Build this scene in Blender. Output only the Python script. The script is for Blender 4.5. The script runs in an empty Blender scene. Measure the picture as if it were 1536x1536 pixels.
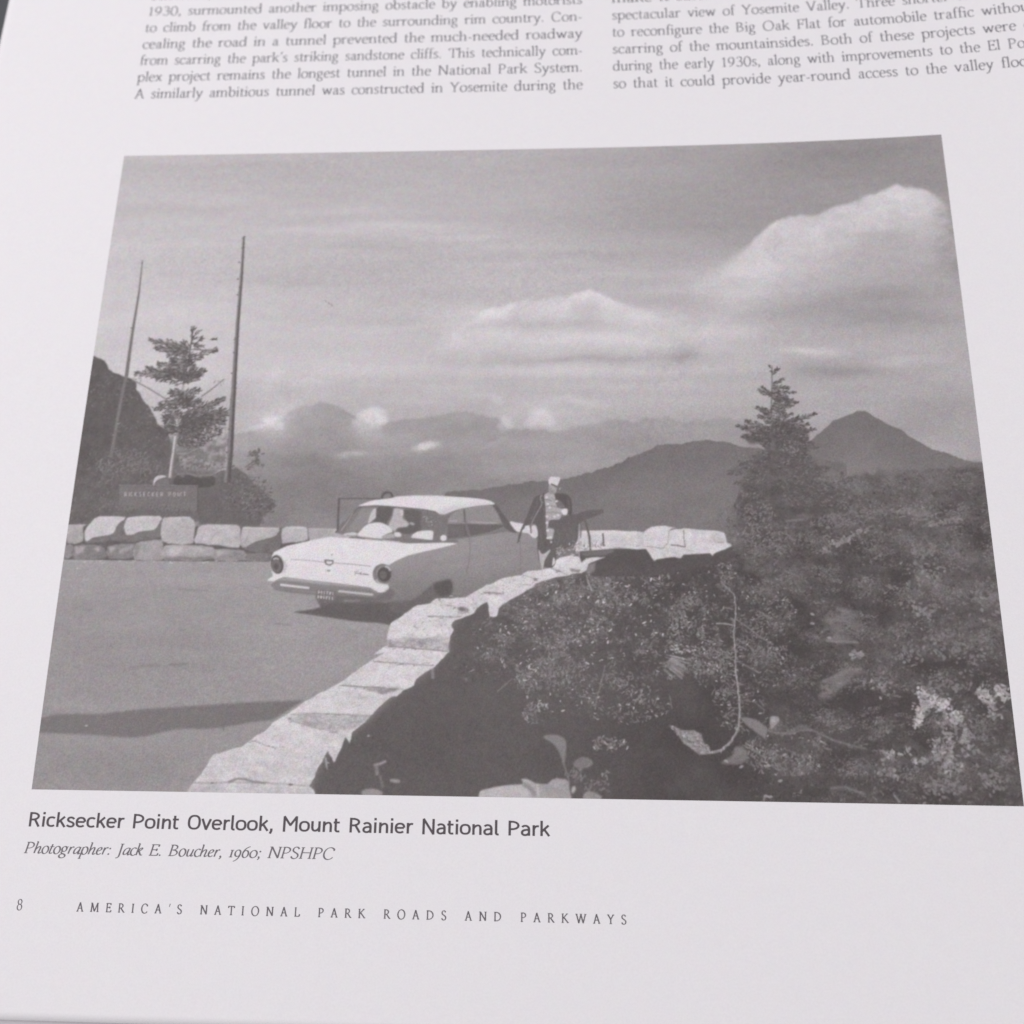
import bpy, math, random
import numpy as np

# ------------------------------------------------------------------ camera, world, light, exposure
S = 0.14                      # metres per page unit: the printed photograph is 14 cm wide
scene = bpy.context.scene
col = scene.collection

CAM_LOC = (0.5447833, -0.7424041, 0.9938676)
CAM_ROT = (0.2731993, 0.0457181, 0.0151875)
F_PX = 1414.379               # focal length in pixels of a 1536 px wide frame
cam_d = bpy.data.cameras.new('camera')
cam = bpy.data.objects.new('camera', cam_d)
col.objects.link(cam)
cam.location = [c * S for c in CAM_LOC]
cam.rotation_euler = CAM_ROT
cam_d.sensor_width = 36.0
cam_d.lens = 36.0 * F_PX / 1536.0
cam_d.clip_start = 0.005
cam_d.clip_end = 50
cam_d.dof.use_dof = True
cam_d.dof.focus_distance = 0.965 * S
cam_d.dof.aperture_fstop = 17.0
scene.camera = cam

world = bpy.data.worlds.new('World')
scene.world = world
world.use_nodes = True
bg = world.node_tree.nodes['Background']
bg.inputs[0].default_value = (1.0, 0.985, 1.0, 1)
bg.inputs[1].default_value = 0.58

def area(name, loc, target, size, power, colour):
    d = bpy.data.lights.new(name, 'AREA')
    d.shape = 'SQUARE'; d.size = size; d.energy = power; d.color = colour
    o = bpy.data.objects.new(name, d); col.objects.link(o)
    o.location = loc
    dx, dy, dz = [t - l for t, l in zip(target, loc)]
    o.rotation_euler = (math.atan2(math.hypot(dx, dy), -dz), 0, math.atan2(dy, dx) - math.pi / 2)
    return o
area('room_lamp', (-0.52, 0.28, 0.85), (0.06, -0.06, 0), 0.6, 6.6, (1.0, 0.985, 0.995))

scene.view_settings.view_transform = 'Standard'
scene.view_settings.look = 'None'
scene.view_settings.exposure = 0.0
scene.view_settings.gamma = 1.0
scene.render.film_transparent = False
scene.cycles.filter_width = 1.6

# ------------------------------------------------------------------ page surface
POLY = [(2, 0), (1, 1), (0, 2), (3, 0), (2, 1), (1, 2), (0, 3), (4, 0)]
CURVE = [0.015398, 0.003944, -0.020804, 0.045333, 0.005046, 0.015031, 0.011369, 0.04431]

def height(u, v):
    """Gentle bend of the open page, rising towards the spine."""
    uu = np.clip(u, -0.25, 1.28) - 0.5
    vv = np.clip(v, -1.05, 0.3) + 0.4
    z = sum(c * uu ** i * vv ** j for c, (i, j) in zip(CURVE, POLY))
    return z

def page_point(u, v, lift=0.0):
    u = np.asarray(u, float); v = np.asarray(v, float)
    z = height(u, v)
    return np.stack([u * S, v * S, z * S + lift], -1)

# digitiser calibration: traced coordinates (0..1536) -> page units
TU = [0.4950751, 0.008756, -0.0016927, 0.0002272, -2.66e-05, 3.51e-05, -1e-07, 0.5616519, -0.0847828, 0.01762, -0.002877, 0.0001829, 8.4e-05, -0.0140466, 0.0047856, -0.0032623, 0.0015238, -0.0004658, -0.0016635, 0.0011483, -0.0011482, 0.0002727, -0.0044216, 0.0014598, -0.0003318, -0.002031, 0.0013662, 0.0006977]
TV = [-0.4643264, -0.5821239, 0.0898023, -0.0179512, 0.0027251, -5.49e-05, -0.0001366, 0.0014922, 0.0147065, -0.0058281, 0.0037245, -0.0017609, 0.0005266, -0.0012558, 0.0025335, -0.0015153, 0.0010971, -0.0001944, -0.0025766, 0.00585, -0.0019734, 0.0004809, -0.0012031, 0.0028559, -0.0016636, 0.000535, -0.0010922, 0.0001567]
TEX = [(i, j) for i in range(7) for j in range(7 - i)]

def page_uv(x, y):
    X = (np.asarray(x, float) - 768) / 768; Y = (np.asarray(y, float) - 768) / 768
    u = sum(c * X ** i * Y ** j for c, (i, j) in zip(TU, TEX))
    v = sum(c * X ** i * Y ** j for c, (i, j) in zip(TV, TEX))
    return u, v

PH = 0.76376                 # height of the print in page units
NC = 1360; NR = int(round(NC * PH))

# ------------------------------------------------------------------ materials
def lin(t):
    t = np.asarray(t, float) / 255.0
    return np.where(t <= 0.04045, t / 12.92, ((t + 0.055) / 1.055) ** 2.4)

def mottle(nt, colour_socket, amount, scale, fine):
    """Faint coloured mottling of paper fibre and ink, in object space."""
    n = nt.nodes; l = nt.links
    tc = n.new('ShaderNodeTexCoord')
    no = n.new('ShaderNodeTexNoise'); no.inputs['Scale'].default_value = scale
    no.inputs['Detail'].default_value = 3.0; no.inputs['Roughness'].default_value = 0.6
    l.new(tc.outputs['Object'], no.inputs['Vector'])
    mp = n.new('ShaderNodeVectorMath'); mp.operation = 'SUBTRACT'
    l.new(no.outputs['Color'], mp.inputs[0]); mp.inputs[1].default_value = (0.5, 0.5, 0.5)
    sc = n.new('ShaderNodeVectorMath'); sc.operation = 'SCALE'; sc.inputs['Scale'].default_value = amount
    l.new(mp.outputs[0], sc.inputs[0])
    fn = n.new('ShaderNodeTexNoise'); fn.inputs['Scale'].default_value = fine; fn.inputs['Detail'].default_value = 1.0
    l.new(tc.outputs['Object'], fn.inputs['Vector'])
    fm = n.new('ShaderNodeMath'); fm.operation = 'MULTIPLY_ADD'
    fm.inputs[1].default_value = amount * 1.6; fm.inputs[2].default_value = 1.0 - amount * 0.8
    l.new(fn.outputs['Fac'], fm.inputs[0])
    ad = n.new('ShaderNodeVectorMath'); ad.operation = 'ADD'
    l.new(sc.outputs[0], ad.inputs[0]); l.new(fm.outputs[0], ad.inputs[1])
    mu = n.new('ShaderNodeVectorMath'); mu.operation = 'MULTIPLY'
    l.new(colour_socket, mu.inputs[0]); l.new(ad.outputs[0], mu.inputs[1])
    return mu.outputs[0]

def material(name, colour=None, rough=0.7, spec=0.25, amount=0.06, scale=900, fine=5200, attr=None):
    m = bpy.data.materials.new(name); m.use_nodes = True
    nt = m.node_tree; b = nt.nodes['Principled BSDF']
    b.inputs['Roughness'].default_value = rough
    b.inputs['Specular IOR Level'].default_value = spec
    if attr:
        a = nt.nodes.new('ShaderNodeAttribute'); a.attribute_name = attr
        src = a.outputs['Color']
    else:
        r = nt.nodes.new('ShaderNodeRGB'); r.outputs[0].default_value = (*colour, 1)
        src = r.outputs[0]
    out = mottle(nt, src, amount, scale, fine)
    nt.links.new(out, b.inputs['Base Color'])
    return m

PAPER = np.array([0.79, 0.766, 0.793])
M_PAPER = material('coated_paper', tuple(PAPER), 0.6, 0.15, 0.06, 600, 3600)
M_UNDER = material('lower_leaf_paper', (0.66, 0.62, 0.655), 0.7, 0.15, 0.04, 700, 4200)
M_INK_PRINT = material('halftone_ink_print', None, 0.6, 0.15, 0.26, 700, 4200, attr='ink')
M_TEXT = material('body_text_ink', (0.175, 0.165, 0.19), 0.6, 0.15, 0.15)
M_BOLD = material('caption_ink', (0.10, 0.085, 0.095), 0.6, 0.15, 0.15)
M_ITAL = material('credit_ink', (0.17, 0.155, 0.17), 0.6, 0.15, 0.15)
M_FOOT = material('footer_ink', (0.135, 0.120, 0.135), 0.6, 0.15, 0.15)

# ------------------------------------------------------------------ object helpers
def empty(name, parent=None, loc=(0, 0, 0)):
    o = bpy.data.objects.new(name, None); col.objects.link(o)
    o.empty_display_size = 0.01; o.location = loc
    if parent: o.parent = parent
    return o

def mesh_object(name, verts, faces, mat, parent=None, smooth=False):
    me = bpy.data.meshes.new(name)
    me.from_pydata([tuple(v) for v in verts], [], [tuple(f) for f in faces])
    me.update()
    if smooth:
        me.polygons.foreach_set('use_smooth', np.ones(len(me.polygons), bool))
    me.materials.append(mat)
    o = bpy.data.objects.new(name, me); col.objects.link(o)
    if parent: o.parent = parent
    return o

def quad_mesh(name, verts, quads, mat, parent=None, colours=None):
    nq = len(quads)
    me = bpy.data.meshes.new(name)
    me.vertices.add(len(verts)); me.vertices.foreach_set('co', np.ascontiguousarray(verts, np.float32).ravel())
    me.loops.add(nq * 4); me.loops.foreach_set('vertex_index', np.ascontiguousarray(quads, np.int32).ravel())
    me.polygons.add(nq); me.polygons.foreach_set('loop_start', np.arange(0, nq * 4, 4, dtype=np.int32))
    me.update(calc_edges=True)
    if colours is not None:
        a = me.color_attributes.new('ink', 'FLOAT_COLOR', 'POINT')
        a.data.foreach_set('color', np.ascontiguousarray(colours, np.float32).ravel())
    me.materials.append(mat)
    o = bpy.data.objects.new(name, me); col.objects.link(o)
    if parent: o.parent = parent
    return o

# ------------------------------------------------------------------ painting the halftone print
rng = np.random.default_rng(7)
rnd = random.Random(11)
T = np.zeros((NR + 1, NC + 1))            # printed tone per vertex
LAB = np.zeros((NR + 1, NC + 1), np.int8)  # which depicted thing each vertex belongs to
NAMES = ['printed_sky', 'printed_mountain', 'printed_hillside', 'printed_forest_slope', 'printed_road', 'printed_wall',
         'printed_parapet', 'printed_car', 'printed_person', 'printed_conifer', 'printed_pine', 'printed_bare_trunk', 'printed_slim_trunk',
         'printed_sign', 'printed_bush', 'printed_camp_stool', 'printed_boulder', 'printed_snag', 'printed_sign_frame', 'printed_peak', 'printed_ridge']
IDX = {n: i for i, n in enumerate(NAMES)}
def another(name):
    """A further depicted thing of a kind that already has one."""
    NAMES.append(name); IDX[len(NAMES) - 1] = len(NAMES) - 1
    return len(NAMES) - 1

def box_blur(a, r, axis):
    r = int(r)
    if r < 1: return a
    p = [(0, 0), (0, 0)]; p[axis] = (r + 1, r)
    c = np.cumsum(np.pad(a, p, mode='edge'), axis)
    n = a.shape[axis]
    hi = np.take(c, np.arange(2 * r + 1, 2 * r + 1 + n), axis); lo = np.take(c, np.arange(0, n), axis)
    return (hi - lo) / (2 * r + 1)

def blur(a, s):
    if s <= 0: return a
    if s < 1.2:
        k = np.exp(-0.5 * (np.arange(-3, 4) / s) ** 2); k /= k.sum()
        p = np.pad(a, 3, mode='edge')
        p = sum(k[i] * p[i:i + a.shape[0], :] for i in range(7))
        return sum(k[i] * p[:, i:i + a.shape[1]] for i in range(7))
    r = max(1, int(round(s * 0.98)))
    for _ in range(3):
        a = box_blur(box_blur(a, r, 0), r, 1)
    return a

def noise(sx, sy=None, seed=0, shape=None):
    """Smooth value noise, about -1..1, feature size sx by sy cells."""
    sy = sy or sx
    h, w = shape or T.shape
    g = np.random.default_rng(seed).uniform(-1, 1, (int(h / sy) + 4, int(w / sx) + 4))
    yy = np.arange(h) / sy; xx = np.arange(w) / sx
    iy = yy.astype(int); ix = xx.astype(int)
    fy = yy - iy; fx = xx - ix
    fy = (fy * fy * (3 - 2 * fy))[:, None]; fx = (fx * fx * (3 - 2 * fx))[None, :]
    a = g[iy][:, ix]; b = g[iy][:, ix + 1]; c = g[iy + 1][:, ix]; d = g[iy + 1][:, ix + 1]
    return (a * (1 - fx) + b * fx) * (1 - fy) + (c * (1 - fx) + d * fx) * fy

def fbm(sx, sy=None, seed=0, octaves=4, gain=0.55):
    sy = sy or sx; tot = 0; amp = 1.0; norm = 0
    for o in range(octaves):
        tot = tot + amp * noise(max(sx / 2 ** o, 1.01), max(sy / 2 ** o, 1.01), seed * 31 + o); norm += amp; amp *= gain
    return tot / norm

def to_cells(pts):
    p = np.asarray(pts, float)
    u, v = page_uv(p[:, 0], p[:, 1])
    return np.stack([u * NC, -v * NC], -1)

# frames of the enlargements the tracing was made on: (x0, y0, enlargement)
FR = dict(A=(90, 340, 4.389), B=(90, 640, 3.938), C=(390, 700, 4.955), D=(620, 690, 5.12), E=(840, 740, 5.12), F=(560, 830, 4.518),
          G=(260, 940, 3.339), H=(1030, 530, 5.12), I=(1230, 600, 5.02), J=(720, 820, 3.938), K=(980, 820, 3.94), L=(1236, 850, 4.207),
          M=(340, 520, 3.2), N=(780, 520, 3.072), O=(150, 200, 2.194), Q=(780, 190, 2.194), R=(40, 820, 2.743), P=(760, 700, 9.6),
          T=(550, 420, 2.793), Z=(0, 0, 1.0))

def tr(k, *pts):
    x0, y0, s = FR[k]
    return [(x0 + x / s, y0 + y / s) for x, y in pts]

def rough(pts, amp, levels=3, seed=1, closed=True):
    r = random.Random(seed)
    pts = list(pts)
    for l in range(levels):
        out = []
        n = len(pts)
        for i in range(n if closed else n - 1):
            a = pts[i]; b = pts[(i + 1) % n]
            d = math.hypot(b[0] - a[0], b[1] - a[1])
            out.append(a)
            if d > 3:
                k = amp * min(1, d / 25)
                out.append(((a[0] + b[0]) / 2 + r.uniform(-k, k), (a[1] + b[1]) / 2 + r.uniform(-k, k)))
        if not closed: out.append(pts[-1])
        pts = out; amp *= 0.6
    return pts

def smooth_poly(pts, n=4, closed=True):
    """Catmull-Rom through traced points."""
    p = np.asarray(pts, float); m = len(p); out = []
    for i in range(m if closed else m - 1):
        if closed: a, b, c, d = p[(i - 1) % m], p[i], p[(i + 1) % m], p[(i + 2) % m]
        else: a, b, c, d = p[max(i - 1, 0)], p[i], p[i + 1], p[min(i + 2, m - 1)]
        for k in range(n):
            t = k / n
            out.append(tuple(0.5 * (2 * b + (c - a) * t + (2 * a - 5 * b + 4 * c - d) * t * t + (3 * b - a - 3 * c + d) * t ** 3)))
    if not closed: out.append(tuple(p[-1]))
    return out

def mask_of(pts, soft=0.0):
    """Anti-aliased cover of a traced polygon: returns (r0, r1, c0, c1, cover)."""
    P = to_cells(pts)
    pad = int(3 * soft) + 2
    c0 = max(int(P[:, 0].min()) - pad, 0); c1 = min(int(P[:, 0].max()) + pad + 2, NC + 1)
    r0 = max(int(P[:, 1].min()) - pad, 0); r1 = min(int(P[:, 1].max()) + pad + 2, NR + 1)
    if c1 <= c0 or r1 <= r0: return None
    W = c1 - c0; SS = 4
    cov = np.zeros((r1 - r0, W))
    x1, y1 = P[:, 0], P[:, 1]; x2, y2 = np.roll(x1, -1), np.roll(y1, -1)
    for s in range(SS):
        off = (s + 0.5) / SS - 0.5
        for r in range(r0, r1):
            y = r + off
            hit = (y1 <= y) != (y2 <= y)
            if not hit.any(): continue
            xs = np.sort(x1[hit] + (y - y1[hit]) * (x2[hit] - x1[hit]) / (y2[hit] - y1[hit]))
            for a, b in zip(xs[0::2], xs[1::2]):
                a2 = a - c0 + 0.5; b2 = b - c0 + 0.5
                a2 = min(max(a2, 0), W); b2 = min(max(b2, 0), W)
                if b2 <= a2: continue
                ia = int(a2); ib = int(b2)
                row = cov[r - r0]
                if ia == ib:
                    row[ia] += b2 - a2
                else:
                    row[ia] += ia + 1 - a2
                    row[ia + 1:ib] += 1
                    if ib < W: row[ib] += b2 - ib
    cov /= SS
    if soft > 0: cov = blur(cov, soft)
    return r0, r1, c0, c1, cov

def fill(pts, tone, name=None, soft=0.5, alpha=1.0, tex=None, ragged=None):
    """Ink a traced shape. tone: number, or f(x01, y01) over its bounding box; tex: full-size field added."""
    m = mask_of(pts, soft)
    if m is None: return None
    r0, r1, c0, c1, cov = m
    if callable(tone):
        yy, xx = np.mgrid[0:r1 - r0, 0:c1 - c0]
        t = tone(xx / max(c1 - c0 - 1, 1), yy / max(r1 - r0 - 1, 1))
    else: t = tone
    if tex is not None: t = t + tex[r0:r1, c0:c1]
    a = np.clip(cov * alpha, 0, 1)
    if ragged is not None: a = np.clip(a * (0.62 + 1.5 * ragged[r0:r1, c0:c1]) , 0, 1) * (cov > .02)
    T[r0:r1, c0:c1] = T[r0:r1, c0:c1] * (1 - a) + t * a
    if name is not None:
        L = LAB[r0:r1, c0:c1]; L[cov > 0.5] = IDX[name]
    return m

def line(pts, w, tone, name=None, soft=0.5, alpha=1.0, w2=None):
    """A traced stroke of width w (tapering to w2)."""
    p = np.asarray(pts, float); n = len(p)
    d = np.gradient(p, axis=0) if n > 2 else np.repeat([p[1] - p[0]], 2, 0)
    d = d / (np.hypot(d[:, 0], d[:, 1])[:, None] + 1e-9)
    nn = np.stack([-d[:, 1], d[:, 0]], -1)
    ww = np.linspace(w, w if w2 is None else w2, n)[:, None] / 2
    fill([tuple(q) for q in np.concatenate([p + nn * ww, (p - nn * ww)[::-1]])], tone, name, soft, alpha)

def ell(cx, cy, rx, ry, ang=0, n=28):
    a = math.radians(ang); c, s = math.cos(a), math.sin(a)
    return [(cx + rx * math.cos(t) * c - ry * math.sin(t) * s, cy + rx * math.cos(t) * s + ry * math.sin(t) * c)
            for t in np.linspace(0, 2 * math.pi, n, endpoint=False)]

def glow(cx, cy, rx, ry, delta, power=1.0, ang=0.0):
    """Soft cloud-like lightening or darkening of the printed tone (traced centre and radii)."""
    c, r = to_cells([(cx, cy)])[0]
    R = int(3 * max(rx, ry)) + 2
    c0, c1 = max(int(c) - R, 0), min(int(c) + R, NC + 1); r0, r1 = max(int(r) - R, 0), min(int(r) + R, NR + 1)
    if c1 <= c0 or r1 <= r0: return
    yy, xx = np.mgrid[r0:r1, c0:c1]
    dx, dy = xx - c, yy - r
    if ang:
        ca, sa = math.cos(math.radians(ang)), math.sin(math.radians(ang)); dx, dy = dx * ca + dy * sa, -dx * sa + dy * ca
    q = (dx / rx) ** 2 + (dy / ry) ** 2
    T[r0:r1, c0:c1] += delta * np.exp(-q ** power)

def dab(x, y, ln, wd, ang, tone, alpha=0.8, cells=None, name=None):
    """One leaf- or needle-sized touch of ink."""
    c, r = cells if cells is not None else to_cells([(x, y)])[0]
    R = int(ln + 2)
    c0, c1 = max(int(c) - R, 0), min(int(c) + R + 1, NC + 1); r0, r1 = max(int(r) - R, 0), min(int(r) + R + 1, NR + 1)
    if c1 <= c0 or r1 <= r0: return
    yy, xx = np.mgrid[r0:r1, c0:c1]
    dx, dy = xx - c, yy - r
    ca, sa = math.cos(ang), math.sin(ang)
    q = ((dx * ca + dy * sa) / ln) ** 2 + ((-dx * sa + dy * ca) / wd) ** 2
    a = alpha * np.clip(1.6 - 1.6 * q, 0, 1)
    T[r0:r1, c0:c1] += (tone - T[r0:r1, c0:c1]) * a
    if name is not None:
        L = LAB[r0:r1, c0:c1]; L[q < 0.9] = IDX[name]

def clump(cx, cy, rx, ry, n, tones, ln=(2, 4.5), wd=(0.8, 1.6), ang=(-90, 90), alpha=(0.5, 0.95), name=None, tilt=0):
    """A scatter of leaf dabs, densest in the middle."""
    ct, st = math.cos(math.radians(tilt)), math.sin(math.radians(tilt))
    pts = []
    for _ in range(n):
        a = rnd.uniform(0, 2 * math.pi); q = rnd.random() ** 0.6
        dx, dy = rx * q * math.cos(a), ry * q * math.sin(a)
        pts.append((cx + dx * ct - dy * st, cy + dx * st + dy * ct))
    for c in to_cells(pts):
        dab(0, 0, rnd.uniform(*ln), rnd.uniform(*wd), math.radians(rnd.uniform(*ang) + tilt), rnd.uniform(*tones), rnd.uniform(*alpha), cells=c, name=name)

def spray(x0, y0, x1, y1, n, spread, tones, ln=(2.5, 5), wd=(0.8, 1.5), lean=35, name=None, alpha=(0.6, 0.95), body=0):
    """A needled twig from one point to another: dabs leaning off a line."""
    base = math.atan2(y1 - y0, x1 - x0)
    if body:
        k = 7; st = []
        for i in range(k + 1):
            t = i / k; w = spread * .55 * (0.35 + 0.65 * math.sin(math.pi * min(1, 0.2 + t * 0.8))) * rnd.uniform(.6, 1.3)
            st.append((x0 + (x1 - x0) * t, y0 + (y1 - y0) * t, w))
        nx, ny = -math.sin(base), math.cos(base)
        fill(rough([(x + nx * w, y + ny * w) for x, y, w in st] + [(x - nx * w, y - ny * w) for x, y, w in st[::-1]], 1.6, 2, rnd.randrange(9999)), (tones[0] + tones[1]) / 2 - 2, name, .8, body)
    pts = []; side = []
    for _ in range(n):
        t = rnd.random(); s = rnd.choice((-1, 1)); w = spread * (0.35 + 0.65 * math.sin(math.pi * min(1, 0.15 + t * 0.85))) * rnd.random()
        pts.append((x0 + (x1 - x0) * t - math.sin(base) * w * s, y0 + (y1 - y0) * t + math.cos(base) * w * s)); side.append(s)
    for c, s in zip(to_cells(pts), side):
        dab(0, 0, rnd.uniform(*ln), rnd.uniform(*wd), base + s * math.radians(rnd.uniform(5, lean)), rnd.uniform(*tones), rnd.uniform(*alpha), cells=c, name=name)

XX, YY = np.meshgrid(np.arange(NC + 1) / NC, np.arange(NR + 1) / NC)      # page units right / down

def outline_field(pts):
    """Row (in cells) of a traced skyline for every column."""
    P = to_cells(pts)
    return np.interp(np.arange(NC + 1), P[:, 0], P[:, 1])

def smoothstep(a, b, x):
    t = np.clip((x - a) / (b - a), 0, 1)
    return t * t * (3 - 2 * t)

ROWS = np.arange(NR + 1)[:, None].astype(float)
COLS = np.arange(NC + 1)[None, :].astype(float)

# ---- sky
def paint_sky():
    global T
    ky = [0, .06, .13, .20, .255, .29, .33, .40]
    left = [170, 173, 177, 181, 183, 179, 170, 164]
    mid = [166, 165, 168, 173, 177, 174, 166, 160]
    right = [158, 156, 160, 163, 166, 165, 162, 157]
    y = YY[:, 0]
    cl, cm, cr = (np.interp(y, ky, k)[:, None] for k in (left, mid, right))
    x = COLS / NC
    T[:] = np.where(x < .5, cl + (cm - cl) * smoothstep(0, .5, x), cm + (cr - cm) * smoothstep(.5, 1, x))
    T += 7 * smoothstep(.95, .45, x) + 1 - 9 * smoothstep(.5, .95, x) * smoothstep(.24, .04, YY) - 3 * smoothstep(.3, .05, YY)
    T += 6.0 * fbm(300, 60, 3, 4) + 4.5 * fbm(150, 22, 4, 4)
    for g in ((430, 300, 150, 16, 6), (560, 345, 180, 14, 9), (300, 330, 140, 14, 6), (720, 360, 120, 12, 5), (330, 250, 150, 10, -5), (240, 400, 80, 30, -4),
              (950, 270, 170, 45, -6), (1010, 330, 160, 40, -6), (820, 260, 90, 24, -3), (560, 410, 180, 18, -5), (620, 440, 160, 16, -4),
              (1250, 230, 170, 26, -8), (1320, 470, 120, 26, -8), (1180, 470, 120, 20, -5), (1300, 500, 160, 16, -4), (1360, 520, 100, 14, 6),
              (1110, 410, 110, 14, 10), (1050, 425, 60, 12, 6), (1150, 440, 80, 14, 6), (1330, 560, 120, 14, -6), (1250, 555, 60, 10, -8), (1400, 600, 60, 24, -4),
              (950, 555, 180, 18, 6), (560, 545, 160, 18, 8), (700, 560, 160, 20, 5), (1000, 600, 130, 14, 5), (260, 560, 90, 50, 8), (320, 470, 110, 30, 3),
              (900, 500, 110, 14, 7), (760, 500, 80, 14, 5)):
        glow(*g)
    # big cloud top right
    wx = fbm(60, 40, 301, 4, .6); wy = fbm(60, 40, 302, 4, .6); puff = fbm(34, 24, 303, 4, .6); big = fbm(120, 60, 304, 3)
    def bank(pts, depth, gain, edge, wob, seed, x0, x1, x2, x3, fall=1.8):
        """A cloud with a crisp, lobed top that dissolves downwards and to its sides."""
        o = outline_field(pts); o = o + wob * noise(22, 8, seed)[0] + wob * 0.6 * noise(8, 8, seed + 1)[0]
        d = ROWS - o[None, :] + 2.5 * wy
        c = to_cells([(x, 400) for x in (x0, x1, x2, x3)])[:, 0]
        cc = COLS + 26 * wx + 18 * puff
        side = smoothstep(c[0], c[1], cc) * (1 - smoothstep(c[2], c[3], cc))
        e2 = edge + 16 * (1 - side)
        m = smoothstep(-e2, e2 * 1.6, d) * np.exp(-np.clip((d + 22 * wy) / depth, 0, None) ** fall)
        return gain * m * side * np.clip(1 + 0.30 * puff + .2 * big, 0.3, 1.5)
    T += bank([(1000, 440), (1060, 412), (1085, 400), (1115, 374), (1145, 344), (1167, 331), (1199, 322), (1229, 323), (1254, 312), (1281, 298), (1318, 287), (1345, 277), (1368, 279), (1391, 284), (1412, 298), (1430, 318), (1500, 340), (1700, 370)], 104, 44, 3.5, 3.5, 40, 1000, 1180, 1395, 1452)
    T += bank([(1250, 320), (1281, 298), (1318, 287), (1345, 277), (1368, 279), (1391, 284), (1412, 300), (1440, 330)], 48, 12, 4, 3, 41, 1240, 1300, 1380, 1420)
    def soft(cx, cy, rx, ry, gain, amt=.55):
        """Wind-torn puff: its rim is pushed about by noise."""
        c, r = to_cells([(cx, cy)])[0]
        q = ((COLS - c + 13 * wx * min(1, rx / 14)) / rx) ** 2 + ((ROWS - r + 9 * wy * min(1, ry / 9)) / ry) ** 2
        m = np.exp(-q) * np.clip(1 + amt * puff, .1, 1.8)
        T[:] += gain * m
    for g in ((1345, 320, 60, 30, 5), (1210, 362, 60, 22, 7), (1428, 385, 26, 46, -9), (1300, 446, 150, 16, -8), (1290, 400, 50, 18, -3), (1130, 396, 50, 12, 4)): soft(*g)
    T += bank([(600, 520), (650, 498), (690, 474), (735, 466), (760, 456), (772, 455), (790, 452), (830, 445), (866, 443), (884, 434), (900, 441), (930, 454), (976, 464), (1035, 482), (1080, 520)], 36, 21, 4, 3, 50, 640, 790, 950, 1050)
    T += bank([(760, 480), (800, 466), (840, 452), (866, 443), (884, 434), (900, 441), (925, 454), (960, 470), (1000, 486)], 20, 14, 3, 2.5, 51, 770, 850, 910, 990)
    for g in ((690, 470, 70, 16, 6), (640, 486, 60, 12, 6), (1000, 476, 70, 12, 7), (1060, 500, 60, 12, 6), (960, 515, 90, 9, 7), (720, 505, 90, 9, 7), (820, 470, 40, 8, -5), (860, 486, 60, 7, -5), (940, 495, 50, 6, -4), (700, 545, 120, 7, -6), (1000, 548, 90, 7, -5),
              (480, 318, 130, 7, 6), (600, 338, 110, 7, 7), (690, 356, 80, 6, 6), (420, 345, 110, 6, 5), (300, 365, 90, 7, 5), (540, 372, 130, 6, -5), (660, 392, 120, 6, -4), (520, 424, 140, 7, -6), (760, 372, 110, 7, 5), (820, 396, 120, 6, 5), (940, 412, 110, 8, 7), (1010, 436, 90, 7, 6), (880, 382, 90, 7, -5),
              (620, 578, 110, 7, 5), (700, 592, 60, 8, 6), (940, 580, 120, 8, 6), (1040, 575, 70, 8, 5), (480, 590, 40, 10, 6), (660, 606, 50, 6, 6), (1340, 545, 60, 8, 6), (1420, 560, 40, 12, 5), (1290, 585, 60, 8, -4), (250, 470, 60, 20, 4)): soft(*g, amt=.9)
    T += bank([(690, 480), (712, 470), (735, 465), (755, 458), (770, 454), (780, 462)], 26, 20, 3, 2.5, 52, 690, 735, 768, 782)
    T += bank([(640, 520), (680, 505), (740, 500), (800, 506), (860, 500), (920, 498), (980, 506), (1060, 520)], 26, 10, 6, 4, 53, 640, 720, 960, 1060)
    for g in ((886, 447, 26, 10, 12), (748, 474, 26, 12, 13), (766, 461, 12, 7, 8), (700, 480, 36, 16, 5), (800, 488, 30, 14, -6), (985, 490, 50, 14, 5), (720, 522, 80, 14, 7), (880, 505, 100, 12, 7),
              (900, 538, 160, 8, -15), (690, 532, 50, 9, -8), (640, 500, 36, 16, -7), (1031, 531, 20, 13, -19), (850, 556, 170, 9, 8), (480, 560, 180, 12, 7), (600, 480, 60, 10, -6), (560, 500, 120, 12, 5), (1090, 500, 60, 14, 6), (1180, 470, 120, 12, -6), (1340, 480, 80, 12, -7), (990, 534, 40, 7, -6), (785, 550, 30, 6, -5)): soft(*g)
    soft(1210, 526, 40, 6, 22); soft(1245, 530, 40, 6, 10); soft(1370, 540, 40, 9, 8); glow(1260, 560, 60, 12, -12); glow(1200, 550, 30, 14, -8); glow(1090, 640, 120, 20, -3); glow(1380, 640, 60, 40, -6)
    glow(1330, 600, 70, 30, 5); glow(1400, 675, 40, 25, 8)
    for pts in (((494, 455), (489, 452), (498, 458)), ((1168, 243), (1163, 246), (1172, 241))):
        for x, y in pts: dab(x, y, 3.2, 1.2, 0.7, 125, 0.6)
paint_sky()

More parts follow.
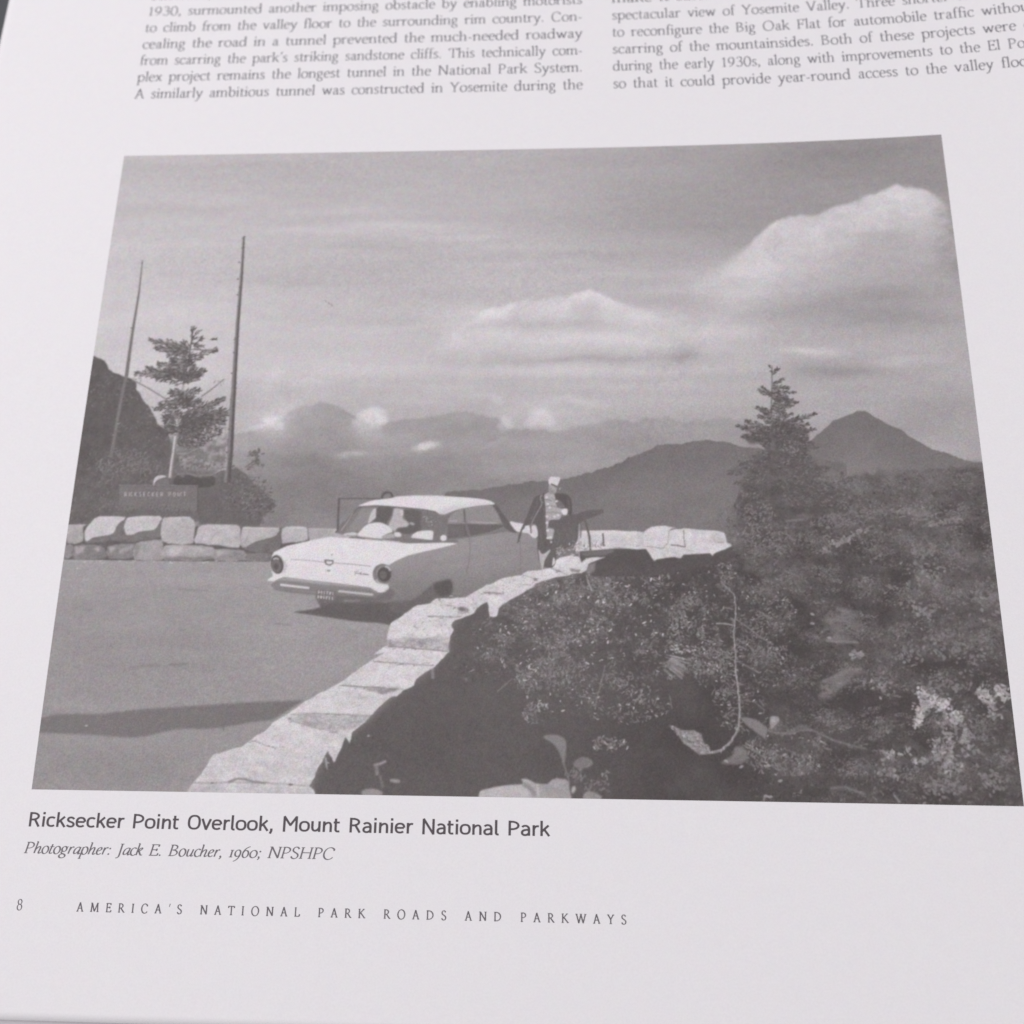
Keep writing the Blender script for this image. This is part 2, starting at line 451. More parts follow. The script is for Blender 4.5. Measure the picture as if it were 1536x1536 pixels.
# ---- far mountains and valley
GRAIN8 = fbm(8, 6, 21, 3)
def ridge(pts, name, tone_top, tone_low, depth, seed, wob=1.6, edge=1.6, tex=4.0, keep=None, haze=0):
    o = outline_field(pts) + wob * noise(9, 9, seed)[0] + wob * 0.6 * noise(4, 9, seed + 1)[0]
    d = ROWS - o[None, :]
    c = to_cells(pts); inside = (COLS >= c[0, 0] - 1) & (COLS <= c[-1, 0] + 1)
    a = smoothstep(-edge, edge, d) * inside
    os = np.convolve(np.pad(o, 90, mode='edge'), np.hanning(181) / np.hanning(181).sum(), mode='valid')
    t = tone_top + (tone_low - tone_top) * smoothstep(0, depth, ROWS - os[None, :]) + tex * fbm(46, 22, seed + 3, 5) + haze * np.exp(-np.clip(d, 0, None) / 40)
    T[:] = T * (1 - a) + t * a
    LAB[(a > 0.5)] = IDX[name]

ridge(tr('M', (-500, 430), (-100, 425), (30, 420), (120, 405), (170, 396), (215, 372), (262, 345), (300, 312), (345, 292), (395, 286), (430, 272), (470, 263), (500, 276), (530, 280), (570, 304), (640, 352), (700, 372), (760, 370), (860, 350), (930, 344), (1000, 338), (1040, 326), (1070, 314), (1150, 308), (1185, 318), (1230, 330), (1290, 342), (1318, 352), (1345, 398), (1400, 396), (1470, 400), (1540, 402)) +
      tr('N', (150, 392), (230, 372), (330, 350), (390, 340), (440, 334), (480, 343), (520, 346), (560, 338), (600, 330), (640, 331), (680, 328), (720, 346), (760, 352), (800, 343), (870, 340), (920, 330), (960, 327), (990, 336), (1030, 352), (1100, 365), (1250, 380), (1400, 400), (1700, 430)),
      'printed_mountain', 156, 139, 130, 60, edge=3.4, tex=9)
# hazy tops dissolve into cloud
for g in ((410, 640, 36, 24, 12), (560, 655, 60, 14, 4), (690, 640, 60, 14, -6), (480, 630, 40, 26, -3), (930, 655, 100, 14, -3), (860, 700, 120, 14, 7), (780, 705, 80, 14, 5), (1060, 645, 60, 12, -2),
          (430, 720, 90, 40, -8), (520, 760, 90, 30, -9), (650, 720, 110, 30, -4), (450, 690, 60, 14, -5), (600, 690, 70, 18, -3), (400, 780, 60, 30, -10)):
    glow(*g)
WX = fbm(26, 20, 311, 4, .65); WY = fbm(26, 20, 312, 4, .65); PUFF = fbm(16, 12, 313, 4, .65)
def wisp(cx, cy, rx, ry, gain, hard=1.0, ang=0.0):
    """A small cloud lying against the mountains, with a torn rim."""
    c, r = to_cells([(cx, cy)])[0]
    dx = COLS - c + 9 * WX; dy = ROWS - r + 7 * WY
    if ang:
        ca, sa = math.cos(math.radians(ang)), math.sin(math.radians(ang)); dx, dy = dx * ca + dy * sa, -dx * sa + dy * ca
    m = np.exp(-((dx / rx) ** 2 + (dy / ry) ** 2) ** hard) * np.clip(1 + .45 * PUFF, .2, 1.6)
    T[:] += gain * m
def cumulus(lobes, gain, base=None):
    """Several lobes merged into one small heaped cloud, shaded towards its base."""
    keep = np.ones_like(T); low = 0
    for cx, cy, rx, ry in lobes:
        c, r = to_cells([(cx, cy)])[0]
        q = ((COLS - c + 7 * WX) / rx) ** 2 + ((ROWS - r + 6 * WY) / ry) ** 2
        keep *= 1 - .93 * np.exp(-q ** 2.0)
        low = max(low, r + ry)
    m = (1 - keep) * (1 - .55 * smoothstep(low - 16, low + 4, ROWS)) * np.clip(1 + .35 * PUFF, .4, 1.4)
    T[:] += gain * m
cumulus([(538, 637, 12, 9), (548, 624, 14, 12), (562, 618, 14, 12), (571, 630, 11, 11), (556, 638, 18, 9)], 34)
cumulus([(394, 642, 14, 7), (406, 634, 13, 10), (418, 641, 9, 7)], 27)
cumulus([(798, 634, 12, 10), (810, 624, 16, 13), (822, 632, 12, 10)], 24); cumulus([(752, 642, 10, 9), (761, 634, 11, 11)], 20)
for g in ((424, 632, 16, 26, 11), (436, 612, 22, 12, 7), (545, 646, 34, 8, 8), (556, 652, 24, 6, 6), (404, 622, 20, 16, 7), (408, 566, 16, 22, 11), (396, 598, 18, 18, 7), (457, 573, 24, 7, 14), (484, 576, 14, 5, 8), (440, 600, 26, 8, 6), (470, 612, 40, 10, 4),
          (744, 599, 10, 10, 15), (772, 616, 30, 14, 8), (815, 612, 22, 14, 14), (830, 640, 22, 10, 9), (860, 601, 34, 7, 15), (850, 618, 44, 9, 9), (900, 608, 26, 7, 8), (790, 600, 40, 8, 6),
          (642, 670, 17, 6, 38, 1.6), (628, 674, 15, 4.5, 14), (650, 666, 9, 5, 10), (531, 681, 20, 5, 20), (512, 684, 24, 4, 7), (608, 652, 16, 5, 8), (735, 668, 22, 3.5, 7, 1.0, -28), (880, 636, 26, 7, 6), (690, 580, 30, 7, 5), (600, 600, 40, 8, 4)):
    wisp(*g)
line(tr('M', (190, 520), (300, 560), (420, 640)), 3, 128, None, 3, 0.5)

# ---- right peak and near hill
ridge(tr('I', (-180, 380), (-130, 350), (-60, 300), (0, 248), (50, 205), (100, 160), (160, 128), (230, 105), (280, 84), (310, 80), (340, 86), (400, 118), (470, 162), (560, 200), (640, 248), (720, 300), (800, 350), (870, 388), (960, 408), (1050, 434), (1120, 458), (1215, 474), (1400, 520)),
      'printed_peak', 112, 125, 90, 70, wob=1.4, edge=1.6, tex=6)
for g in ((1262, 655, 14, 16, 4), (1300, 640, 14, 14, -4), (1330, 668, 26, 12, -3), (1275, 690, 30, 10, 3), (1380, 690, 30, 8, -4)): wisp(*g)
ridge(tr('M', (1050, 705), (1100, 694), (1250, 682)) + tr('N', (10, 628), (130, 620), (200, 610), (270, 594), (330, 579), (390, 562), (440, 544), (480, 524), (520, 504), (560, 490), (600, 474), (640, 458), (670, 449), (720, 450), (760, 449), (800, 440), (870, 431), (900, 434), (940, 440), (1010, 455), (1100, 470), (1300, 500), (1500, 540)),
      'printed_ridge', 109, 120, 60, 80, wob=1.5, edge=1.6, tex=7)
glow(1010, 700, 60, 16, -4); glow(960, 745, 90, 20, 3)

# ---- wooded slope on the right: base
def paint_slope():
    top = outline_field([(940, 850), (1000, 842), (1040, 800), (1075, 785), (1095, 765), (1110, 730), (1140, 718), (1180, 716), (1240, 722), (1262, 716), (1290, 712), (1320, 706), (1360, 702), (1400, 703), (1440, 701), (1480, 695), (1540, 690)])
    o = top + 4 * noise(14, 9, 91)[0] + 3 * noise(5, 9, 92)[0]
    d = ROWS - o[None, :]
    x = COLS / NC
    a = smoothstep(-7, 10, d) * smoothstep(.70, .755, x)
    depth = smoothstep(0, 260, d)
    t = 112 - 8 * smoothstep(0, 40, d) - 6 * depth
    t = t + 14 * fbm(60, 40, 93, 5, .65) + 15 * fbm(20, 13, 94, 5, .75)
    T[:] = T * (1 - a) + t * a
    LAB[a > .5] = IDX['printed_forest_slope']
paint_slope()

# ---- ground below the parapet (dark), right of the curved wall
SLOPE_TEX = 2.0 * fbm(40, 30, 95, 4) + 2.0 * fbm(6, 6, 96, 2)
dark_edge = tr('G', (690, 860), (680, 800), (710, 740), (770, 620), (860, 545), (895, 525), (1000, 438), (1110, 335), (1210, 270), (1380, 125), (1385, 60)) + \
            tr('F', (515, 560), (530, 500), (560, 440), (640, 390), (770, 320), (850, 360), (960, 290), (1080, 220), (1230, 160), (1400, 120)) + tr('E', (100, 600), (230, 470), (660, 420), (950, 460), (1200, 450), (1330, 410)) + \
            [(1130, 850), (1200, 900), (1250, 960), (1290, 1040), (1290, 1230), (1100, 1225), (460, 1215)]
def dtone(x, y): return 91 + 6 * smoothstep(.55, 1.0, x) * (1 - smoothstep(.55, .9, y)) + 0 * y
fill(dark_edge, dtone, 'printed_forest_slope', 5, 1.0, SLOPE_TEX)
def paint_depths():
    """Large dark hollows and lit clumps among the foliage."""
    m = smoothstep(.56, .66, COLS / NC) * smoothstep(300, 520, ROWS) * (LAB == IDX['printed_forest_slope'])
    n1 = fbm(70, 50, 97, 4, .6)
    n2 = fbm(22, 15, 98, 4, .7)
    T[:] = T + m * (15 * n1 - 11 + 16 * np.clip(n2, -.2, 1) * smoothstep(.7, .8, COLS / NC))
paint_depths()
for g in ((1180, 960, 50, 50, -12), (1330, 905, 40, 24, -8), (1150, 1000, 60, 50, -9), (1290, 960, 36, 60, -6), (1380, 1000, 60, 24, -9), (1400, 860, 40, 20, -6), (1300, 1060, 60, 26, -8), (1390, 1090, 34, 22, -12), (1230, 1020, 40, 30, -8),
          (1430, 780, 40, 30, -6), (1360, 770, 50, 30, -5), (1480, 830, 30, 26, -5), (1240, 870, 40, 30, -6), (1350, 840, 30, 14, -7), (1500, 1000, 40, 30, -6), (1390, 1190, 90, 16, -8), (1150, 1180, 60, 24, -6), (1040, 1060, 60, 40, -6), (900, 1130, 120, 50, -5), (620, 1120, 100, 50, -3),
          (1440, 860, 60, 26, 8), (1300, 800, 60, 20, 6), (1400, 800, 40, 14, 5), (1480, 900, 40, 30, 6), (1200, 860, 30, 20, 8), (1130, 880, 40, 20, 8), (1470, 960, 50, 14, 6), (1330, 1010, 60, 14, 8), (1320, 1140, 50, 10, 9), (1440, 1180, 40, 10, 8)):
    glow(*g)

# speckle of leaves over the slope: each dab lighter or darker than what it lies on
def speckle(n, region, lift, ln=(1.5, 3.6), wd=(0.7, 1.4), ang=(-90, 90), alpha=(.35, .9), seed=5, cluster=None, name=None, thresh=0.0):
    r = random.Random(seed); pts = []
    fld = fbm(34, 26, seed + 200, 3) if cluster else None
    x0, y0, x1, y1 = region
    while len(pts) < n:
        p = (r.uniform(x0, x1), r.uniform(y0, y1))
        pts.append(p)
    P = to_cells(pts)
    for c in P:
        ci, ri = int(c[0]), int(c[1])
        if not (0 <= ci <= NC and 0 <= ri <= NR): continue
        if name and LAB[ri, ci] != IDX[name]: continue
        if fld is not None and fld[ri, ci] < thresh: continue
        dab(0, 0, r.uniform(*ln), r.uniform(*wd), math.radians(r.uniform(*ang)), T[ri, ci] + r.uniform(*lift), r.uniform(*alpha), cells=c)
for k, x, y, rx, ry, d in (('I', 150, 700, 150, 90, 8), ('I', 630, 840, 90, 40, 10), ('I', 900, 755, 60, 30, 9), ('I', 340, 1080, 100, 80, -12), ('I', 880, 700, 60, 40, -10), ('I', 1190, 1030, 60, 70, -10), ('I', 1000, 1060, 120, 50, 9), ('I', 750, 1140, 70, 30, 10), ('I', 840, 1160, 40, 40, -11), ('I', 180, 1270, 110, 30, 9), ('I', 330, 1400, 60, 30, 12), ('I', 760, 1350, 70, 60, 10), ('I', 610, 1350, 80, 60, -12), ('I', 500, 1200, 120, 40, -8), ('I', 640, 700, 120, 60, -8), ('I', 1050, 560, 120, 40, -6), ('I', 980, 880, 100, 30, 7), ('I', 560, 960, 90, 40, -8), ('I', 780, 1010, 90, 40, -7), ('I', 1120, 1180, 80, 60, 8), ('I', 1250, 1250, 60, 60, 7),
                          ('L', 500, 60, 120, 60, -9), ('L', 640, 100, 90, 60, 9), ('L', 420, 180, 90, 50, -9), ('L', 560, 380, 70, 60, -13), ('L', 800, 300, 110, 60, -10), ('L', 620, 280, 50, 50, 10), ('L', 980, 240, 80, 50, 8), ('L', 640, 560, 60, 60, 7), ('L', 820, 490, 60, 26, -12), ('L', 760, 650, 150, 40, -12), ('L', 300, 560, 70, 40, 6), ('L', 200, 800, 90, 70, -12), ('L', 480, 860, 80, 90, -10), ('L', 650, 1080, 80, 60, -12), ('L', 1010, 900, 60, 60, -10), ('L', 300, 960, 140, 30, -8), ('L', 600, 1320, 90, 60, -10), ('L', 1120, 1250, 60, 80, -9), ('L', 100, 1200, 120, 50, -9), ('L', 880, 1330, 70, 40, -7),
                          ('K', 600, 210, 40, 50, -12), ('K', 760, 330, 110, 90, -10), ('K', 850, 500, 110, 110, -11), ('K', 820, 170, 60, 60, 10), ('K', 640, 120, 80, 50, 8), ('K', 900, 290, 90, 50, 6), ('K', 780, 650, 90, 60, -8), ('K', 920, 690, 60, 20, 10), ('K', 760, 870, 160, 70, -8), ('K', 660, 640, 60, 60, 7), ('K', 1000, 980, 120, 60, -8), ('K', 850, 1180, 120, 50, 7), ('K', 700, 1250, 120, 40, 8), ('K', 880, 1320, 60, 40, 8), ('K', 350, 900, 80, 80, -6), ('K', 950, 1450, 100, 40, -8)):
    glow(*tr(k, (x, y))[0], rx / FR[k][2], ry / FR[k][2], d, 1.3)
def shrub(cx, cy, w, h, dark, lit, seed, cone=False):
    """One bush or young conifer: a dark ragged body with sunlit sprays on its upper left."""
    r = random.Random(seed)
    dark = dark - 4
    if cone: body = [(cx, cy - h), (cx + w * .22, cy - h * .62), (cx + w * .5, cy - h * .3), (cx + w * .55, cy), (cx - w * .55, cy), (cx - w * .45, cy - h * .32), (cx - w * .2, cy - h * .6)]
    else: body = smooth_poly([(cx - w * .5, cy - h * .3), (cx - w * .28, cy - h * .85), (cx + w * .1, cy - h), (cx + w * .42, cy - h * .7), (cx + w * .55, cy - h * .2), (cx + w * .3, cy), (cx - w * .4, cy)], 2)
    fill(rough(body, min(w, h) * .12, 4, seed), dark, None, 2.0, .72, 7 * GRAIN8, fbm(max(w * .3, 6), max(h * .25, 5), seed + 400, 3, .7))
    n = int(w * h / 8); lit = lit + 10
    pts = [(cx + r.gauss(-.08, .24) * w, cy - h * r.triangular(.15, 1.0, .62)) for _ in range(n)]
    for (x, y), c in zip(pts, to_cells(pts)):
        f = smoothstep(.1, .9, (cy - y) / h) * smoothstep(.5, -.4, (x - cx) / w)
        dab(0, 0, r.uniform(1.0, 2.5), r.uniform(.5, 1.0), math.radians(r.gauss(25 if x > cx else -25, 28)), dark + 4 + (lit - dark) * f * r.uniform(.3, 1.1), r.uniform(.35, .85), cells=c)
for i, (cx, cy, w, h, d, l, k) in enumerate([
    (1300, 760, 50, 46, 99, 122, 0), (1350, 752, 60, 40, 97, 120, 0), (1410, 750, 54, 44, 97, 118, 1), (1460, 748, 60, 44, 95, 116, 0), (1265, 770, 40, 50, 95, 122, 1), (1330, 800, 70, 50, 95, 126, 0), (1395, 800, 60, 50, 94, 128, 0), (1450, 810, 66, 60, 93, 120, 0), (1500, 800, 50, 60, 92, 116, 1),
    (1270, 820, 54, 50, 93, 126, 0), (1225, 840, 50, 46, 94, 124, 0), (1320, 850, 70, 46, 91, 128, 0), (1385, 850, 60, 50, 90, 130, 1), (1440, 870, 70, 60, 92, 130, 0), (1495, 870, 50, 60, 92, 122, 0), (1180, 850, 46, 40, 96, 126, 0), (1140, 860, 46, 50, 96, 128, 0), (1110, 850, 40, 60, 97, 126, 1),
    (1250, 890, 60, 46, 89, 124, 0), (1310, 910, 66, 50, 88, 122, 0), (1370, 920, 64, 50, 88, 128, 0), (1435, 930, 66, 52, 90, 130, 0), (1500, 930, 50, 56, 90, 126, 0), (1200, 900, 56, 50, 90, 128, 0), (1160, 920, 50, 56, 90, 130, 1), (1180, 970, 60, 60, 86, 122, 0), (1300, 980, 60, 50, 88, 130, 0), (1360, 980, 60, 48, 86, 126, 0), (1420, 990, 60, 50, 88, 128, 0), (1490, 1000, 60, 60, 88, 124, 0),
    (1230, 990, 50, 50, 85, 116, 0), (1280, 1030, 60, 40, 86, 122, 0), (1340, 1050, 60, 46, 85, 122, 0), (1420, 1040, 60, 40, 87, 124, 0), (1500, 1060, 50, 46, 87, 126, 0), (1200, 1050, 60, 50, 85, 120, 0), (1250, 1110, 70, 50, 86, 124, 0), (1330, 1120, 70, 50, 84, 122, 0), (1410, 1120, 50, 50, 84, 126, 0), (1480, 1130, 60, 60, 88, 126, 0), (1170, 1120, 50, 46, 86, 126, 0), (1300, 1180, 80, 46, 86, 126, 0), (1380, 1190, 70, 40, 86, 124, 0), (1460, 1190, 70, 46, 87, 122, 0), (1210, 1180, 60, 40, 87, 126, 0), (1515, 1180, 40, 60, 86, 116, 0)]):
    shrub(cx, cy, w, h, d, l, 500 + i, k)
speckle(5600, (1090, 700, 1545, 1215), (8, 30), seed=1, cluster=True, name='printed_forest_slope', thresh=-.05)
speckle(5200, (1090, 700, 1545, 1215), (-20, -6), seed=2, name='printed_forest_slope')
speckle(1500, (1090, 800, 1545, 1215), (22, 48), (1.2, 2.8), (.6, 1.1), seed=3, cluster=True, name='printed_forest_slope', thresh=.12)
for i in range(150):      # drooping lit boughs
    x, y = rnd.uniform(1120, 1520), rnd.uniform(770, 1200)
    a = rnd.uniform(-35, 20); l = rnd.uniform(14, 38)
    spray(x, y, x + l * math.cos(math.radians(a)), y + l * math.sin(math.radians(a)), rnd.randrange(14, 30), 3.6, rnd.choice(((108, 134), (118, 146), (84, 96))), (1.1, 2.6), (.5, 1.0), alpha=(.3, .75), lean=50)

# ---- leafy bushes in the middle of the dark slope
def paint_bushes():
    r = random.Random(31)
    areas = [(790, 893, 44, 26, 110), (850, 872, 60, 22, 130), (910, 862, 46, 18, 70), (740, 950, 36, 40, 60), (720, 1000, 30, 22, 30), (870, 935, 125, 66, 620), (800, 930, 66, 50, 260), (860, 1010, 85, 54, 260), (960, 930, 76, 58, 300), (1000, 890, 52, 42, 190), (800, 1010, 55, 26, 110), (930, 1060, 76, 28, 90), (760, 985, 34, 18, 40), (905, 870, 70, 24, 90), (1050, 950, 50, 60, 240), (1080, 890, 55, 45, 240), (850, 890, 75, 24, 110), (805, 1070, 24, 16, 40), (1090, 1000, 50, 45, 190), (1150, 930, 46, 50, 190), (1160, 1000, 46, 30, 130), (1180, 1130, 66, 36, 200), (1110, 1060, 40, 40, 100), (700, 1010, 24, 14, 14), (960, 1000, 60, 40, 110)]
    cl = fbm(24, 20, 320, 4, .6); vein = fbm(46, 40, 321, 3)
    for cx, cy, rx, ry, n in areas:
        pts = []
        for _ in range(int(n * 3.0)):
            a = r.uniform(0, 2 * math.pi); q = r.random() ** .55
            pts.append((cx + rx * q * math.cos(a), cy + ry * q * math.sin(a)))
        for c in to_cells(pts):
            ci, ri = int(c[0]), int(c[1])
            if not (0 <= ci < NC and 0 <= ri < NR): continue
            f = cl[ri, ci] + .5 * vein[ri, ci] + r.uniform(-.26, .26)
            ang = 2.4 * vein[ri, ci] + r.gauss(0, .8)
            if f < -.02:
                if r.random() < .35: dab(0, 0, r.uniform(1.8, 4.0), r.uniform(.9, 1.8), ang, r.uniform(80, 90), r.uniform(.4, .8), cells=c)
            elif f < .22: dab(0, 0, r.uniform(1.5, 4.2), r.uniform(.7, 1.5), ang, r.uniform(94, 114), r.uniform(.4, .85), cells=c)
            elif f < .42: dab(0, 0, r.uniform(1.5, 4.2), r.uniform(.7, 1.5), ang, r.uniform(104, 132), r.uniform(.45, .9), cells=c)
            else: dab(0, 0, r.uniform(1.5, 4.0), r.uniform(.7, 1.5), ang, r.uniform(112, 142), r.uniform(.5, .95), cells=c)
            if r.random() < .035 + .05 * (f > .2): dab(0, 0, r.uniform(1.6, 3.4), r.uniform(.8, 1.3), ang, r.uniform(145, 188), r.uniform(.6, .95), cells=c)
    for p in tr('J', (935, 150), (960, 165), (1010, 195), (1060, 185), (640, 300), (700, 325), (730, 330), (690, 325), (600, 295), (265, 445), (350, 340), (400, 280), (450, 270), (585, 500), (665, 565), (650, 500), (620, 470), (755, 565), (770, 495), (660, 430), (865, 235), (880, 230), (890, 345), (955, 575), (635, 690), (130, 680), (240, 690), (290, 710), (330, 735), (265, 790), (280, 890), (345, 930), (390, 940), (700, 890), (1040, 510), (1080, 520), (970, 450), (1010, 440), (825, 935), (1050, 900), (490, 970), (120, 495), (170, 510)):
        dab(p[0], p[1], rnd.uniform(2.2, 4.2), rnd.uniform(1.1, 1.8), math.radians(rnd.uniform(-90, 90)), rnd.uniform(170, 205), .85)
    # fan of needles
    for i in range(26):
        x0, y0 = tr('J', (1110 + rnd.uniform(-30, 40), 640 + i * 3.4))[0]
        a = math.radians(12 + i * 1.2)
        l = rnd.uniform(14, 32)
        line([(x0, y0), (x0 + l * math.cos(a), y0 + l * math.sin(a))], rnd.uniform(.9, 1.8), rnd.uniform(135, 175), None, .5, .7)
    clump(*tr('J', (1200, 610))[0], 22, 8, 26, (150, 185), (2, 4), (.9, 1.5), (-10, 40))
    # thin stems
    for pts in (((740, 700), (720, 790), (690, 900), (680, 960)), ((880, 220), (870, 270), (850, 300)), ((650, 380), (665, 440)), ((640, 200), (660, 260)), ((1120, 880), (1135, 960)), ((1050, 880), (1030, 940)), ((100, 860), (190, 780))):
        line(tr('J', *pts), 1.2, 142, None, .5, .7)
    clump(*tr('J', (760, 1165))[0], 26, 12, 60, (105, 150), (2, 4), (1, 1.7)); clump(*tr('J', (345, 945))[0], 14, 10, 22, (130, 165), (2, 4), (1, 1.7)); clump(*tr('J', (945, 880))[0], 14, 12, 22, (125, 150), (2, 4), (1, 1.7))
    for p in tr('J', (675, 1190), (740, 1160), (850, 1150), (775, 1190), (870, 1190)):
        dab(p[0], p[1], 3.5, 1.6, rnd.uniform(-1.5, 1.5), 172, .8)
    fill(smooth_poly(tr('J', (375, 1125), (440, 1112), (500, 1140), (508, 1200), (495, 1290), (478, 1240), (440, 1172))), lambda x, y: 132 - 18 * y + 8 * x, None, .9, .95, 5 * GRAIN8)
    line(tr('J', (490, 1270), (510, 1330), (530, 1400)), 2.2, 118, None, .7, .9)
    fill(smooth_poly(tr('J', (555, 1275), (600, 1245), (650, 1255), (665, 1285), (620, 1310), (565, 1305))), 122, None, .9, .95, 5 * GRAIN8)
    line(tr('J', (610, 1300), (590, 1350), (550, 1400)), 1.8, 112, None, .7, .8)
    clump(*tr('J', (560, 1350))[0], 16, 10, 30, (100, 135), (2, 4), (1, 2)); clump(*tr('J', (700, 1420))[0], 22, 12, 30, (98, 125), (2, 4), (1, 2)); clump(*tr('J', (740, 1340))[0], 6, 8, 8, (120, 150))
paint_bushes()

# bottom edge boulders and rocks on the slope
fill(rough(tr('J', (0, 1445), (60, 1428), (120, 1416), (190, 1408), (258, 1402), (243, 1374), (270, 1372), (305, 1386), (335, 1402), (400, 1402), (425, 1378), (455, 1368), (500, 1374), (525, 1390), (530, 1440), (545, 1500), (-20, 1500)), 1.0, 2, 4),
     lambda x, y: 176 - 22 * smoothstep(.45, .75, x) + 0 * y, 'printed_boulder', .7, 1, 8 * fbm(14, 10, 130, 3))
line(tr('J', (255, 1400), (300, 1430), (325, 1470)), 7, 132, None, 1.4, .8); line(tr('J', (340, 1400), (345, 1480)), 3, 190, None, 1, .6); line(tr('J', (425, 1400), (470, 1390), (515, 1400)), 4, 158, None, 1.5, .5)
fill(smooth_poly(tr('J', (540, 1430), (560, 1415), (565, 1440), (545, 1460))), 165, None, .8)
fill(smooth_poly(tr('J', (610, 1470), (640, 1445), (690, 1460), (720, 1480), (700, 1500), (620, 1500))), 148, None, .8, .9, 8 * GRAIN8)
fill(smooth_poly(tr('G', (950, 820), (1000, 812), (1040, 825), (1040, 845), (950, 845))), 150, None, .8, .9)
line(tr('G', (1005, 695), (1030, 690), (1065, 675)), 3.5, 160, None, .8, .9); line(tr('G', (1015, 690), (1022, 745)), 5, 132, None, .9, .9); line(tr('G', (1035, 745), (1050, 810)), 3.5, 118, None, .9, .7)
fill(ell(*tr('G', (1110, 773))[0], 8, 2.8, 8), 150, None, .7, .9); fill(ell(*tr('G', (978, 548))[0], 2.5, 1.5), 170, None, .6, .8); line(tr('G', (1297, 205), (1300, 262)), 4.5, 142, None, .8, .8)

def paint_right_rocks():
    fill(rough(tr('L', (8, 400), (10, 330), (40, 280), (70, 258), (150, 254), (215, 290), (250, 350), (235, 420), (170, 462), (100, 478), (20, 470)), 1.5, 2, 9), lambda x, y: 124 - 22 * smoothstep(.4, .8, x) - 4 * y, another('printed_boulder'), 2.2, .8, 14 * fbm(12, 9, 331, 4, .7), fbm(14, 10, 334, 4, .7))
    line(tr('L', (10, 465), (100, 475), (220, 478)), 3, 142, None, 1, .7)
    fill(rough(tr('L', (-20, 730), (60, 700), (150, 650), (200, 640), (260, 655), (200, 690), (120, 760), (40, 830), (-30, 820)), 1.5, 2, 10), lambda x, y: 128 - 12 * x, None, 2.2, .7, 18 * fbm(10, 7, 332, 4, .7), fbm(14, 10, 335, 4, .7))
    line(tr('L', (-10, 725), (80, 690), (160, 650), (230, 648)), 3, 150, None, 1.3, .7)
    fill(rough(tr('K', (960, 850), (1010, 790), (1100, 750), (1180, 720), (1180, 790), (1080, 830), (1000, 890)), 2.5, 3, 12), 126, None, 2.2, .7, 20 * fbm(10, 7, 333, 4, .7), fbm(14, 10, 336, 4, .7))
    spray(*tr('L', (90, 1020))[0], *tr('L', (360, 890))[0], 120, 9, (104, 132), (1.2, 2.8), (.5, 1.0), 70, None, (.3, .7)); spray(*tr('L', (150, 1150))[0], *tr('L', (450, 1000))[0], 120, 8, (104, 134), (1.2, 2.8), (.5, 1.0), 70, None, (.3, .7))
    line(tr('K', (655, 1082), (720, 1100), (800, 1108), (880, 1085), (940, 1085), (1000, 1115), (1080, 1150), (1180, 1178), (1260, 1195)), 2.6, 128, another('printed_log'), .9, .75, 2.2)
    line(tr('K', (800, 1100), (870, 1062), (940, 1080)), 4, 122, None, 1.2, .6)
    fill(smooth_poly(tr('K', (518, 1012), (570, 1015), (620, 1032), (668, 1078), (662, 1135), (640, 1120), (590, 1085), (545, 1050))), 132, another('printed_boulder'), .9, .9, 5 * GRAIN8)
    fill(smooth_poly(tr('K', (690, 1010), (730, 1005), (745, 1025), (720, 1060), (695, 1078))), lambda x, y: 165 - 25 * y, another('printed_boulder'), .8, .9)
    fill(smooth_poly(tr('K', (395, 1280), (430, 1260), (470, 1230), (480, 1190), (520, 1185), (560, 1220), (540, 1270), (480, 1290))), lambda x, y: 118 + 20 * (1 - y), None, 1.2, .8, 8 * GRAIN8)
    for p in tr('K', (430, 1268), (520, 1302), (750, 1385), (775, 1232), (680, 1295), (665, 1475), (690, 1480), (940, 455), (940, 400), (1040, 540), (1170, 640), (710, 1030)):
        dab(p[0], p[1], 4, 2.2, rnd.uniform(-.5, .5), 165, .75)
    line(tr('K', (660, 1475), (650, 1505)), 2.5, 150, None, .7, .8); line(tr('L', (440, 1440), (480, 1490)), 2.2, 165, None, .7, .8); line(tr('L', (40, 1400), (130, 1390), (260, 1440)), 3, 128, None, 1, .7)
    # sunlit scrub and broken rock
    r = random.Random(77)
    def lit(pts, n, rad, tones, **k):
        for _ in range(n):
            i = r.randrange(len(pts) - 1); t = r.random()
            x = pts[i][0] + (pts[i + 1][0] - pts[i][0]) * t; y = pts[i][1] + (pts[i + 1][1] - pts[i][1]) * t
            dab(x + r.gauss(0, rad), y + r.gauss(0, rad), r.uniform(1.8, 4.5), r.uniform(1.2, 2.6), r.uniform(-1.6, 1.6), r.uniform(*tones), r.uniform(.5, .95), **k)
    lit(tr('L', (600, 790), (650, 840), (700, 850), (760, 870), (820, 930), (850, 970)), 170, 5.5, (140, 205))
    lit(tr('L', (590, 890), (610, 940), (580, 1010)), 60, 4, (140, 200)); lit(tr('L', (640, 840), (640, 920)), 40, 5, (125, 180))
    lit(tr('L', (790, 960), (800, 1060), (740, 1160), (800, 1240)), 120, 8, (112, 170)); lit(tr('L', (860, 970), (900, 1060), (930, 1190)), 80, 8, (112, 165))
    lit(tr('L', (980, 780), (1020, 820), (1070, 860)), 60, 4, (130, 195)); lit(tr('L', (1095, 770), (1120, 780), (1150, 840)), 46, 4, (130, 195)); lit(tr('L', (1060, 860), (1060, 950)), 40, 6, (115, 165))
    lit(tr('L', (700, 1170), (820, 1250), (760, 1300)), 60, 7, (120, 170)); lit(tr('L', (380, 1190), (440, 1190), (530, 1160)), 36, 4, (120, 180)); lit(tr('L', (330, 1300), (480, 1300)), 40, 6, (110, 150)); lit(tr('L', (570, 1225), (660, 1235)), 24, 3, (120, 175))
